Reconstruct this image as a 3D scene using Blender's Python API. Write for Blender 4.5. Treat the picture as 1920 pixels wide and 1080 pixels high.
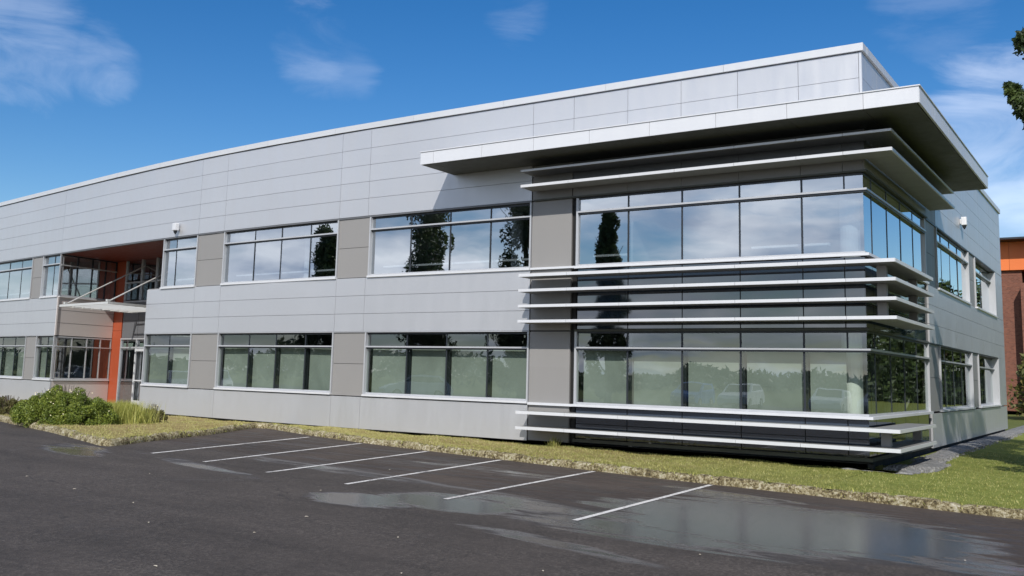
import bpy, bmesh, math, random
import numpy as np
from mathutils import Vector, Matrix
random.seed(7); RNG = np.random.default_rng(7)
for o in list(bpy.data.objects): bpy.data.objects.remove(o, do_unlink=True)
SC = bpy.context.scene
COL = SC.collection
R = math.radians

# ------------------------------------------------------------------ camera
CX, CY, CZ = 4.6498, -20.4049, 1.5875
YAW, PITCH, ROLL, FPX = -0.592, 0.1333, -0.0258, 1805.9
PX0, PY0 = 934.67, 460.06
def cam_axes():
    f = Vector((math.sin(YAW)*math.cos(PITCH), math.cos(YAW)*math.cos(PITCH), math.sin(PITCH)))
    r = Vector((math.cos(YAW), -math.sin(YAW), 0)); u = r.cross(f)
    return r*math.cos(ROLL)-u*math.sin(ROLL), r*math.sin(ROLL)+u*math.cos(ROLL), f
cr, cu, cf = cam_axes()
cd = bpy.data.cameras.new('camera'); cam = bpy.data.objects.new('camera', cd); COL.objects.link(cam)
cam.matrix_world = Matrix(((cr.x, cu.x, -cf.x, CX), (cr.y, cu.y, -cf.y, CY), (cr.z, cu.z, -cf.z, CZ), (0, 0, 0, 1)))
cd.sensor_width = 36; cd.lens = 36*FPX/1920
cd.shift_x = (960-PX0)/1920; cd.shift_y = (PY0-540)/1920
cd.clip_start = 0.1; cd.clip_end = 3000
SC.camera = cam

# ------------------------------------------------------------------ sky and sun
TOSUN = Vector((0.436, -1.0, 0.86)).normalized()
SUN_EL = math.asin(TOSUN.z); SUN_ROT = math.atan2(TOSUN.x, TOSUN.y)
SC.view_settings.view_transform = 'Standard'; SC.view_settings.look = 'None'
SC.view_settings.gamma = 1; SC.view_settings.exposure = 0.38
W = bpy.data.worlds.new("World"); SC.world = W; W.use_nodes = True
def build_world():
    nt = W.node_tree; N = nt.nodes; L = nt.links; N.clear()
    out = N.new('ShaderNodeOutputWorld'); bg = N.new('ShaderNodeBackground'); bg.inputs[1].default_value = 0.115
    sky = N.new('ShaderNodeTexSky'); sky.sky_type = 'NISHITA'; sky.sun_disc = False
    sky.sun_elevation = SUN_EL; sky.sun_rotation = SUN_ROT; sky.air_density = 1.0; sky.dust_density = 0.3; sky.ozone_density = 2.2
    hs = N.new('ShaderNodeHueSaturation'); hs.inputs['Saturation'].default_value = 1.42; hs.inputs['Value'].default_value = .75; hs.inputs['Hue'].default_value = 0.507
    L.new(sky.outputs[0], hs.inputs['Color'])
    tc = N.new('ShaderNodeTexCoord')
    nrm = N.new('ShaderNodeVectorMath'); nrm.operation = 'NORMALIZE'; L.new(tc.outputs['Generated'], nrm.inputs[0])
    sep = N.new('ShaderNodeSeparateXYZ'); L.new(nrm.outputs[0], sep.inputs[0])
    def M(op, a, b=None, clamp=False):
        n = N.new('ShaderNodeMath'); n.operation = op; n.use_clamp = clamp
        for i, v in enumerate((a, b)):
            if v is None: continue
            if isinstance(v, (int, float)): n.inputs[i].default_value = v
            else: L.new(v, n.inputs[i])
        return n.outputs[0]
    zz = M('ADD', M('MAXIMUM', sep.outputs[2], 0.0), 0.16)
    cmb = N.new('ShaderNodeCombineXYZ'); L.new(M('DIVIDE', sep.outputs[0], zz), cmb.inputs[0]); L.new(M('DIVIDE', sep.outputs[1], zz), cmb.inputs[1])
    nz = N.new('ShaderNodeTexNoise'); nz.inputs['Scale'].default_value = 1.1; nz.inputs['Detail'].default_value = 8; nz.inputs['Roughness'].default_value = .55; nz.inputs['Distortion'].default_value = .35
    L.new(cmb.outputs[0], nz.inputs['Vector'])
    n2 = N.new('ShaderNodeTexNoise'); n2.inputs['Scale'].default_value = 6.5; n2.inputs['Detail'].default_value = 9; n2.inputs['Roughness'].default_value = .60; n2.inputs['Distortion'].default_value = .9
    sc_ = N.new('ShaderNodeMapping'); sc_.inputs['Scale'].default_value = (.8, .8, 2.3); L.new(nrm.outputs[0], sc_.inputs[0]); L.new(sc_.outputs[0], n2.inputs['Vector'])
    # cloud bank on the sunny half of the sky (what the glass mirrors)
    half = M('MULTIPLY', M('ADD', M('MULTIPLY', sep.outputs[1], -1.0), 0.12), 1.6, True)
    bank = N.new('ShaderNodeMapRange'); bank.interpolation_type = 'SMOOTHSTEP'
    L.new(nz.outputs[0], bank.inputs[0]); bank.inputs[1].default_value = .34; bank.inputs[2].default_value = .62
    low = M('SUBTRACT', 1.0, M('MULTIPLY', M('ABSOLUTE', sep.outputs[2]), 11.0), True)
    m1 = M('MAXIMUM', M('MULTIPLY', half, bank.outputs[0], True), M('MULTIPLY', low, .5))
    # single wisps: direction, angular radius in degrees, strength
    acc = m1
    for (px, py, rad, st) in [(70, 100, 4.4, .20), (-40, 90, 5, .22), (185, 120, 3.4, .17), (585, 90, 4.0, .17), (650, 120, 3.0, .11), (965, 5, 3.4, .15), (1890, 270, 8.0, .36), (1850, 440, 11, .36), (1760, 0, 5.0, .10), (None, (-.16, -.95, .18), 17, .85), (None, (-.42, -.88, .22), 12, .5)]:
        d = (cf + cr*(px-PX0)/FPX - cu*(py-PY0)/FPX).normalized() if px is not None else Vector(py).normalized()
        dt = N.new('ShaderNodeVectorMath'); dt.operation = 'DOT_PRODUCT'; L.new(nrm.outputs[0], dt.inputs[0]); dt.inputs[1].default_value = d
        mr = N.new('ShaderNodeMapRange'); mr.interpolation_type = 'SMOOTHSTEP'; L.new(dt.outputs['Value'], mr.inputs[0])
        mr.inputs[1].default_value = math.cos(R(rad)); mr.inputs[2].default_value = 1.0
        e = M('ADD', n2.outputs[0], M('MULTIPLY', M('SUBTRACT', mr.outputs[0], 1.0), .42))
        sm = N.new('ShaderNodeMapRange'); sm.interpolation_type = 'SMOOTHSTEP'; L.new(e, sm.inputs[0])
        sm.inputs[1].default_value = .29; sm.inputs[2].default_value = .62; sm.inputs[4].default_value = st
        acc = M('MAXIMUM', acc, sm.outputs[0])
    # cloud colour: bright tops, blue-grey bases
    cr_ = N.new('ShaderNodeValToRGB'); n3 = N.new('ShaderNodeTexNoise'); n3.inputs['Scale'].default_value = 2.3; n3.inputs['Detail'].default_value = 6
    L.new(cmb.outputs[0], n3.inputs['Vector']); L.new(n3.outputs[0], cr_.inputs[0])
    cr_.color_ramp.elements[0].position = .33; cr_.color_ramp.elements[0].color = (3.6, 4.4, 6.0, 1)
    cr_.color_ramp.elements[1].position = .68; cr_.color_ramp.elements[1].color = (9.5, 9.9, 10.8, 1)
    mix = N.new('ShaderNodeMix'); mix.data_type = 'RGBA'; L.new(acc, mix.inputs[0]); L.new(hs.outputs[0], mix.inputs[6]); L.new(cr_.outputs[0], mix.inputs[7])
    L.new(mix.outputs[2], bg.inputs[0]); L.new(bg.outputs[0], out.inputs[0])
build_world()
sl = bpy.data.lights.new('sun', 'SUN'); sl.energy = 3.6; sl.angle = R(0.53); sl.color = (1, .955, .89)
so = bpy.data.objects.new('sun', sl); COL.objects.link(so); so.location = (10, -25, 30)
so.rotation_euler = (-TOSUN).to_track_quat('-Z', 'Y').to_euler()

# ------------------------------------------------------------------ material helpers
class NT:
    def __init__(s, name):
        s.m = bpy.data.materials.new(name); s.m.use_nodes = True; s.t = s.m.node_tree; s.N = s.t.nodes; s.L = s.t.links
        s.b = s.N['Principled BSDF']; s.out = s.N['Material Output']
    def new(s, t, **kw):
        n = s.N.new(t)
        for k, v in kw.items():
            if hasattr(n, k): setattr(n, k, v)
            else: n.inputs[k.replace('_', ' ')].default_value = v
        return n
    def lk(s, a, b): s.L.new(a, b)
    def math(s, op, a, b=None, c=None, clamp=False):
        n = s.N.new('ShaderNodeMath'); n.operation = op; n.use_clamp = clamp
        for i, v in enumerate((a, b, c)):
            if v is None: continue
            if isinstance(v, (int, float)): n.inputs[i].default_value = v
            else: s.L.new(v, n.inputs[i])
        return n.outputs[0]
    def noise(s, scale, detail=4, rough=.5, vec=None, dist=0):
        n = s.N.new('ShaderNodeTexNoise'); n.inputs['Scale'].default_value = scale; n.inputs['Detail'].default_value = detail
        n.inputs['Roughness'].default_value = rough; n.inputs['Distortion'].default_value = dist
        if vec is None: vec = s.pos()
        s.L.new(vec, n.inputs['Vector']); return n.outputs[0]
    def pos(s):
        if not hasattr(s, '_p'): s._p = s.N.new('ShaderNodeNewGeometry').outputs['Position']
        return s._p
    def ramp(s, fac, stops):
        n = s.N.new('ShaderNodeValToRGB'); e = n.color_ramp.elements
        while len(e) < len(stops): e.new(.5)
        for i, (p, c) in enumerate(stops): e[i].position = p; e[i].color = (*c, 1) if len(c) == 3 else c
        s.L.new(fac, n.inputs[0]); return n.outputs[0]
    def maprange(s, v, a, b, c=0., d=1., smooth=True):
        n = s.N.new('ShaderNodeMapRange'); n.interpolation_type = 'SMOOTHSTEP' if smooth else 'LINEAR'
        s.L.new(v, n.inputs[0])
        for i, x in zip((1, 2, 3, 4), (a, b, c, d)): n.inputs[i].default_value = x
        return n.outputs[0]
    def mix(s, f, a, b, mode='MIX'):
        n = s.N.new('ShaderNodeMix'); n.data_type = 'RGBA'; n.blend_type = mode
        for i, v in ((0, f), (6, a), (7, b)):
            if isinstance(v, (int, float)): n.inputs[i].default_value = v
            elif isinstance(v, tuple): n.inputs[i].default_value = (*v, 1)
            else: s.L.new(v, n.inputs[i])
        return n.outputs[2]
    def bump(s, h, strength=.3, dist=.02):
        n = s.N.new('ShaderNodeBump'); n.inputs['Strength'].default_value = strength; n.inputs['Distance'].default_value = dist
        s.L.new(h, n.inputs['Height']); s.L.new(n.outputs[0], s.b.inputs['Normal']); return n

def painted(name, col, rough=.45, metal=0., var=.05, dirt=.06, bumpy=0.0):
    n = NT(name); b = n.b
    at = n.new('ShaderNodeAttribute', attribute_name='tone')
    a = n.noise(.35, 5, .6)
    st = n.N.new('ShaderNodeMapping'); st.inputs['Scale'].default_value = (1, 1, .12); n.lk(n.pos(), st.inputs['Vector']); c = n.noise(4.5, 6, .65, vec=st.outputs[0])
    v = n.math('ADD', n.math('MULTIPLY', n.math('SUBTRACT', a, .5), var*2), n.math('MULTIPLY', n.math('SUBTRACT', c, .5), dirt))
    v = n.math('ADD', n.math('ADD', v, 1.0), at.outputs['Fac'])
    cc = n.new('ShaderNodeVectorMath'); cc.operation = 'SCALE'; cc.inputs[0].default_value = col; n.lk(v, cc.inputs['Scale'])
    n.lk(cc.outputs[0], b.inputs['Base Color'])
    b.inputs['Metallic'].default_value = metal
    n.lk(n.maprange(c, .3, .7, rough-.05, rough+.07), b.inputs['Roughness'])
    if bumpy: n.bump(n.noise(1.1, 2, .4), bumpy, .05)
    return n.m
MAT = {}
MAT['panel'] = painted('silver_cladding', (.545, .55, .565), .40, .55, .05, .022, .09)
MAT['pier'] = painted('warm_grey_panel', (.245, .238, .23), .5, .1, .03, .03)
MAT['bright'] = painted('white_aluminium', (.60, .61, .63), .38, .15, .02, .05)
MAT['coping'] = painted('pale_coping', (.55, .56, .575), .38, .2, .02, .04)
MAT['frame'] = painted('aluminium_frame', (.46, .47, .49), .35, .3, .02, .04)
MAT['dark'] = painted('dark_frame', (.018, .022, .028), .4)
MAT['black'] = painted('black_plinth', (.012, .012, .012), .7)
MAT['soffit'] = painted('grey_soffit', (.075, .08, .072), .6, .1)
MAT['red'] = painted('orange_red_cladding', (.36, .072, .028), .42, 0, .04, .06)
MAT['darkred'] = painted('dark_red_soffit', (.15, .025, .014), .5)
MAT['joint'] = painted('joint_backing', (.10, .105, .11), .8)
MAT['warmlit'] = painted('warm_lit_panel', (.56, .52, .50), .45, .1, .03, .03)  # cladding lightened and warmed: sunlight and orange bounce put into its colour
MAT['roof'] = painted('roof_membrane', (.18, .18, .18), .9)
MAT['inwall'] = painted('interior_wall', (.42, .42, .40), .9)
MAT['inwhite'] = painted('interior_white', (.78, .80, .78), .7)
MAT['infloor'] = painted('interior_floor', (.10, .10, .11), .9)
MAT['steel'] = painted('canopy_steel', (.60, .60, .58), .4, .3)
MAT['slate'] = painted('slate_panel', (.12, .125, .135), .45)

def glass_mat(name, refl, tint, rough=0.0, wav=.02):
    n = NT(name); N = n.N
    tr = N.new('ShaderNodeBsdfTransparent'); tr.inputs[0].default_value = (*tint, 1)
    gl = N.new('ShaderNodeBsdfGlossy'); gl.inputs['Roughness'].default_value = rough; gl.inputs[0].default_value = (.93, .97, 1.0, 1)
    fr = N.new('ShaderNodeLayerWeight'); fr.inputs['Blend'].default_value = .5
    f = n.math('ADD', n.math('MULTIPLY', n.math('POWER', fr.outputs['Facing'], 4.0), .7), refl, clamp=True)
    bp = N.new('ShaderNodeBump'); bp.inputs['Strength'].default_value = wav; bp.inputs['Distance'].default_value = .05
    n.lk(n.noise(1.6, 1, .4), bp.inputs['Height']); n.lk(bp.outputs[0], gl.inputs['Normal'])
    mx = N.new('ShaderNodeMixShader'); n.lk(f, mx.inputs[0]); n.lk(tr.outputs[0], mx.inputs[1]); n.lk(gl.outputs[0], mx.inputs[2])
    n.lk(mx.outputs[0], n.out.inputs[0]); return n.m
MAT['glass'] = glass_mat('solar_glass', .46, (.58, .63, .66))
MAT['glass_low'] = glass_mat('green_solar_glass', .15, (.72, .78, .735))
def spandrel():
    n = NT('spandrel_glass'); n.b.inputs['Base Color'].default_value = (.022, .036, .058, 1); n.b.inputs['Roughness'].default_value = .03
    n.b.inputs['IOR'].default_value = 2.05; n.b.inputs['Specular IOR Level'].default_value = .6
    n.bump(n.noise(1.3, 1, .4), .02, .05); return n.m
MAT['spandrel'] = spandrel()
def blind():
    n = NT('pale_blind'); p = n.pos()
    c = n.ramp(n.noise(.55, 5, .6, dist=.8), [(.3, (.23, .25, .232)), (.55, (.30, .325, .303)), (.75, (.38, .405, .385))])
    n.lk(c, n.b.inputs['Base Color']); n.b.inputs['Roughness'].default_value = .9; return n.m
MAT['blind'] = blind()

def asphalt():
    n = NT('wet_asphalt'); p = n.pos(); b = n.b
    sp = n.N.new('ShaderNodeSeparateXYZ'); n.lk(p, sp.inputs[0]); X, Y = sp.outputs[0], sp.outputs[1]
    big = n.noise(.22, 4, .6); med = n.noise(1.3, 6, .65); grit = n.noise(70, 3, .8)
    vo = n.N.new('ShaderNodeTexVoronoi'); vo.inputs['Scale'].default_value = 42; n.lk(p, vo.inputs['Vector'])
    agg = n.ramp(vo.outputs['Color'], [(.0, (.036, .032, .030)), (.5, (.058, .052, .048)), (1, (.115, .106, .099))])
    foreground = n.mix(n.maprange(med, .3, .9), agg, (.064, .057, .052))
    # browner, darker surface in the bays beyond the joint that closes them off
    line = n.math('ADD', n.math('ADD', Y, 8.35), n.math('MULTIPLY', X, .145))   # >0 inside the bays
    inbay = n.maprange(n.math('ADD', line, n.math('MULTIPLY', n.math('SUBTRACT', med, .5), .5)), -.25, .25)
    baycol = n.mix(n.maprange(big, .35, .65), (.046, .035, .029), (.076, .061, .050))
    baycol = n.mix(n.maprange(grit, .3, .7, 0, .35), baycol, (.085, .075, .07))
    trk = n.N.new('ShaderNodeMapping'); trk.inputs['Rotation'].default_value = (0, 0, R(-4)); trk.inputs['Scale'].default_value = (.16, 1.5, 1); n.lk(p, trk.inputs['Vector'])
    tracks = n.noise(1.0, 5, .6, vec=trk.outputs[0]); blot = n.noise(.55, 6, .7, dist=.4); pit = n.noise(9, 5, .75)
    wear = n.math('ADD', n.math('ADD', n.math('MULTIPLY', n.math('SUBTRACT', tracks, .5), .9), n.math('MULTIPLY', n.math('SUBTRACT', blot, .5), .9)), n.math('MULTIPLY', n.math('SUBTRACT', pit, .5), .7))
    wv_ = n.N.new('ShaderNodeVectorMath'); wv_.operation = 'SCALE'
    col = n.mix(n.math('MULTIPLY', inbay, .8), foreground, baycol)
    n.lk(n.mix(1.0, col, (1.05, .97, .90), 'MULTIPLY'), wv_.inputs[0]); n.lk(n.math('ADD', .84, wear), wv_.inputs['Scale']); col = wv_.outputs[0]
    vc = n.N.new('ShaderNodeTexVoronoi'); vc.feature = 'DISTANCE_TO_EDGE'; vc.inputs['Scale'].default_value = .28
    wp = n.N.new('ShaderNodeVectorMath'); wp.operation = 'ADD'; n.lk(p, wp.inputs[0])
    wn = n.N.new('ShaderNodeTexNoise'); wn.inputs['Scale'].default_value = 1.6; wn.inputs['Detail'].default_value = 6; n.lk(p, wn.inputs['Vector'])
    ws = n.N.new('ShaderNodeVectorMath'); ws.operation = 'SCALE'; n.lk(wn.outputs['Color'], ws.inputs[0]); ws.inputs['Scale'].default_value = .9; n.lk(ws.outputs[0], wp.inputs[1]); n.lk(wp.outputs[0], vc.inputs['Vector'])
    crack = n.math('MULTIPLY', n.math('SUBTRACT', 1, n.maprange(vc.outputs['Distance'], .001, .006)), n.maprange(blot, .45, .6))
    col = n.mix(n.math('MULTIPLY', crack, .6), col, (.016, .014, .013))
    # wetness: ponds where the ground dips, broken up by noise
    dn = n.noise(.9, 6, .62, dist=.6)
    wet = None
    for (ex, ey, rx, ry, ang, s) in [(.45, -7.6, 2.3, 1.9, -8, 1.35), (1.1, -8.8, 1.8, .45, -5, .95), (-1.1, -5.2, 1.3, .45, -8, .75), (-3.6, -9.2, 1.1, .6, -10, 1.1), (-4.6, -10.0, .8, .5, -6, 1.0),
                                 (-2.3, -8.6, 1.6, .5, -12, .75), (-1.0, -10.9, 1.5, .22, -14, .62), (-.5, -9.4, 2.2, .7, -8, .8), (-9.6, -8.8, 2.4, .25, -14, .48), (-13.0, -8.9, 1.4, .5, -20, .7), (-7.6, -7.4, 3.0, .4, -8, .36), (-5.5, -5.2, 2.6, .4, -8, .4), (3.2, -8.8, 1.0, .6, 0, .6)]:
        ca, sa = math.cos(R(ang)), math.sin(R(ang))
        dx = n.math('SUBTRACT', X, ex); dy = n.math('SUBTRACT', Y, ey)
        a = n.math('ADD', n.math('MULTIPLY', dx, ca/rx), n.math('MULTIPLY', dy, sa/rx))
        c = n.math('ADD', n.math('MULTIPLY', dx, -sa/ry), n.math('MULTIPLY', dy, ca/ry))
        r2 = n.math('ADD', n.math('MULTIPLY', a, a), n.math('MULTIPLY', c, c))
        g = n.math('MULTIPLY', n.math('SUBTRACT', 1.0, n.math('MULTIPLY', r2, .55), clamp=True), s)
        wet = g if wet is None else n.math('MAXIMUM', wet, g)
    st = n.N.new('ShaderNodeMapping'); st.inputs['Scale'].default_value = (.5, 2.4, 1); st.inputs['Rotation'].default_value = (0, 0, R(8)); n.lk(p, st.inputs['Vector'])
    streak = n.noise(1.3, 6, .6, vec=st.outputs[0], dist=.5)
    wv = n.math('ADD', wet, n.math('MULTIPLY', n.math('SUBTRACT', streak, .5), 2.6))
    wmask = n.maprange(n.math('MULTIPLY', wv, n.maprange(wet, 0, .25)), .36, .62)
    damp = n.math('MAXIMUM', n.maprange(n.math('ADD', wet, n.math('MULTIPLY', n.math('SUBTRACT', dn, .5), 1.6)), .15, .6), n.math('MULTIPLY', inbay, n.maprange(streak, .45, .6, 0, .85)))
    col = n.mix(n.math('MULTIPLY', damp, .45), col, (.046, .041, .039))
    # pale dried silt rims and dust
    silt = n.math('MULTIPLY', n.maprange(wv, .28, .42), n.math('SUBTRACT', 1, n.maprange(wv, .45, .62)))
    silt = n.math('MULTIPLY', silt, n.maprange(wet, .1, .4))
    col = n.mix(n.math('MULTIPLY', silt, .5), col, (.17, .16, .15))
    # the tar joint
    seam = n.math('ABSOLUTE', n.math('ADD', line, n.math('MULTIPLY', n.math('SUBTRACT', n.noise(.7, 3), .5), .5)))
    sm = n.math('MULTIPLY', n.math('SUBTRACT', 1, n.maprange(seam, .02, .13)), n.maprange(X, -11, -9.5))
    sm = n.math('MULTIPLY', sm, n.math('SUBTRACT', 1, n.maprange(X, -3.8, -2.8)))
    col = n.mix(n.math('MULTIPLY', sm, .55), col, (.16, .155, .15))
    n.lk(col, b.inputs['Base Color'])
    rgh = n.mix(wmask, n.mix(n.math('MULTIPLY', damp, .8), (.82, .82, .82), (.36, .36, .36)), (.17, .17, .17))
    n.lk(rgh, b.inputs['Roughness'])
    n.lk(n.maprange(wmask, 0, 1, .35, .62), b.inputs['Specular IOR Level'])
    bh = n.math('MULTIPLY', n.math('ADD', vo.outputs['Distance'], grit), n.maprange(wmask, 0, 1, 1, .05))
    n.bump(bh, .5, .014); return n.m
MAT['asphalt'] = asphalt()
def ground_mat(name, stops, scale=3.):
    n = NT(name); a = n.noise(scale, 6, .7); c = n.noise(scale*14, 4, .7)
    f = n.math('ADD', n.math('MULTIPLY', a, .6), n.math('MULTIPLY', c, .4))
    n.lk(n.ramp(f, stops), n.b.inputs['Base Color']); n.b.inputs['Roughness'].default_value = .95; n.b.inputs['Specular IOR Level'].default_value = .2
    n.bump(c, .6, .03); return n.m
def verge_mat():
    n = NT('verge_soil_and_thatch'); p = n.pos(); sp = n.N.new('ShaderNodeSeparateXYZ'); n.lk(p, sp.inputs[0])
    a = n.noise(2.2, 6, .7); c = n.noise(38, 4, .75)
    f = n.math('ADD', n.math('MULTIPLY', a, .6), n.math('MULTIPLY', c, .4))
    dry = n.ramp(f, [(.3, (.12, .08, .035)), (.5, (.27, .21, .09)), (.7, (.36, .31, .15))])
    grn = n.ramp(f, [(.3, (.08, .10, .02)), (.5, (.18, .21, .045)), (.7, (.28, .29, .09))])
    k = n.maprange(n.math('ADD', sp.outputs[0], n.math('MULTIPLY', n.math('SUBTRACT', n.noise(.6, 4), .5), 7)), -8, 2)
    n.lk(n.mix(k, dry, grn), n.b.inputs['Base Color']); n.b.inputs['Roughness'].default_value = .95; n.b.inputs['Specular IOR Level'].default_value = .15
    n.bump(c, .8, .03); return n.m
MAT['verge'] = verge_mat()
MAT['field'] = ground_mat('field_grass', [(.3, (.04, .06, .012)), (.5, (.10, .12, .03)), (.7, (.19, .18, .07))], 1.5)
MAT['gravel'] = ground_mat('grey_gravel', [(.3, (.05, .05, .05)), (.5, (.20, .20, .195)), (.7, (.42, .41, .40))], 9.)
def kerb_mat():
    n = NT('mossy_concrete_kerb'); a = n.noise(4, 6, .75); c = n.noise(20, 5, .8)
    f = n.math('ADD', n.math('MULTIPLY', a, .4), n.math('MULTIPLY', c, .6))
    n.lk(n.ramp(f, [(.40, (.025, .018, .009)), (.47, (.14, .105, .045)), (.52, (.34, .29, .16)), (.62, (.60, .56, .45))]), n.b.inputs['Base Color'])
    n.b.inputs['Roughness'].default_value = .95; n.bump(c, 1.0, .05); return n.m
MAT['kerb'] = kerb_mat()
def paint_mat():
    n = NT('worn_white_paint'); c = n.noise(24, 5, .75); a = n.noise(2, 4, .6)
    n.lk(n.mix(n.maprange(n.math('ADD', c, n.math('MULTIPLY', n.math('SUBTRACT', a, .5), .5)), .36, .50), (.14, .13, .125), (.62, .60, .57)), n.b.inputs['Base Color'])
    n.b.inputs['Roughness'].default_value = .7; n.bump(c, .3, .01); return n.m
MAT['paint'] = paint_mat()
def leafy(name, a, b_, c, scale=3.):
    n = NT(name); at = n.new('ShaderNodeAttribute', attribute_name='tone')
    f = n.math('ADD', n.math('MULTIPLY', n.noise(scale, 3), .5), n.math('MULTIPLY', at.outputs['Fac'], .5))
    n.lk(n.ramp(f, [(.25, a), (.5, b_), (.78, c)]), n.b.inputs['Base Color']); n.b.inputs['Roughness'].default_value = .55
    tr = n.N.new('ShaderNodeBsdfTranslucent'); n.lk(n.ramp(f, [(.25, a), (.5, b_), (.78, c)]), tr.inputs[0])
    mx = n.N.new('ShaderNodeMixShader'); mx.inputs[0].default_value = .25
    n.lk(n.b.outputs[0], mx.inputs[1]); n.lk(tr.outputs[0], mx.inputs[2]); n.lk(mx.outputs[0], n.out.inputs[0]); return n.m
MAT['leaf'] = leafy('poplar_leaves', (.018, .035, .010), (.045, .075, .018), (.10, .14, .035))
MAT['shrubleaf'] = leafy('shrub_leaves', (.05, .08, .012), (.15, .20, .024), (.34, .37, .06))
MAT['strawleaf'] = leafy('straw_blades', (.14, .17, .03), (.34, .35, .07), (.52, .50, .15))
MAT['brownleaf'] = leafy('brown_shrub_leaves', (.06, .065, .02), (.15, .14, .045), (.26, .22, .09))
MAT['grass'] = leafy('grass_blades', (.11, .13, .025), (.27, .27, .065), (.46, .42, .17), .8)
MAT['farleaf'] = leafy('far_leaves', (.05, .07, .04), (.09, .12, .065), (.14, .17, .10))  # paler leaf tones: distance haze put into the colour
MAT['rust'] = leafy('rusty_green_leaves', (.05, .06, .015), (.12, .12, .03), (.24, .16, .06), 1.2)
MAT['bark'] = ground_mat('bark', [(.3, (.05, .04, .03)), (.7, (.16, .13, .10))], 6.)
MAT['flower'] = painted('cream_petals', (.80, .72, .45), .7)
def brick_mat():
    n = NT('brown_brick'); br = n.N.new('ShaderNodeTexBrick'); tc = n.N.new('ShaderNodeTexCoord')
    mp = n.N.new('ShaderNodeMapping'); mp.inputs['Rotation'].default_value = (R(90), 0, 0); n.lk(tc.outputs['Object'], mp.inputs[0]); n.lk(mp.outputs[0], br.inputs[0])
    br.inputs['Color1'].default_value = (.12, .042, .025, 1); br.inputs['Color2'].default_value = (.20, .075, .045, 1); br.inputs['Mortar'].default_value = (.15, .08, .06, 1)
    br.inputs['Scale'].default_value = 2.2; br.inputs['Mortar Size'].default_value = .03
    n.lk(br.outputs[0], n.b.inputs['Base Color']); n.b.inputs['Roughness'].default_value = .9; return n.m
MAT['brick'] = brick_mat()
MAT['orangebox'] = painted('orange_metal_panels', (.66, .16, .035), .55, 0, .05, .05)
MAT['carwhite'] = painted('white_car_paint', (.75, .76, .77), .25, 0, 0, 0)
MAT['carblue'] = painted('blue_car_paint', (.02, .12, .42), .25, 0, 0, 0)
MAT['cargrey'] = painted('silver_car_paint', (.45, .46, .48), .25, .5, 0, 0)
MAT['rubber'] = painted('rubber', (.02, .02, .02), .8)
MAT['carglass'] = painted('car_glass', (.015, .02, .022), .08)
MAT['lampred'] = painted('red_lamp', (.45, .02, .02), .2)

# ------------------------------------------------------------------ object helpers
def tag(o, label=None, cat=None, group=None, kind=None):
    if label: o['label'] = label
    if cat: o['category'] = cat
    if group: o['group'] = group
    if kind: o['kind'] = kind
    return o
def empty(name, loc, label, cat, group=None, rz=0):
    o = bpy.data.objects.new(name, None); COL.objects.link(o); o.location = loc; o.rotation_euler[2] = rz; o.empty_display_size = .2
    return tag(o, label, cat, group)
def mesh_obj(name, verts, faces, mats, parent=None, tones=None, midx=None, smooth=False):
    me = bpy.data.meshes.new(name); me.from_pydata(verts, [], faces); me.validate(clean_customdata=False)
    for m in (mats if isinstance(mats, (list, tuple)) else [mats]): me.materials.append(m)
    if tones is not None and len(tones) == len(me.polygons):
        a = me.attributes.new('tone', 'FLOAT', 'FACE'); a.data.foreach_set('value', np.array(tones, dtype=np.float32))
    if midx is not None and len(midx) == len(me.polygons): me.polygons.foreach_set('material_index', np.array(midx, dtype=np.int32))
    if smooth: me.polygons.foreach_set('use_smooth', [True]*len(me.polygons))
    me.update()
    o = bpy.data.objects.new(name, me); COL.objects.link(o)
    if parent is not None: o.parent = parent
    return o
def FY(s):            # the front wall is straight on the right and bends back on the left
    return 0. if s > -12 else (s+12)**2/216. if s > -28 else 16*16/216. + (-28-s)*16/108.
def front(s, n):
    if s > -12: return (s, n)
    d = (max(s, -28)+12)/108.; k = math.hypot(1, d)
    return (s + n*d/k, FY(s) + n/k)
def side(y, n): return (-n, y)
def world(a, b): return (a, b)
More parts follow.
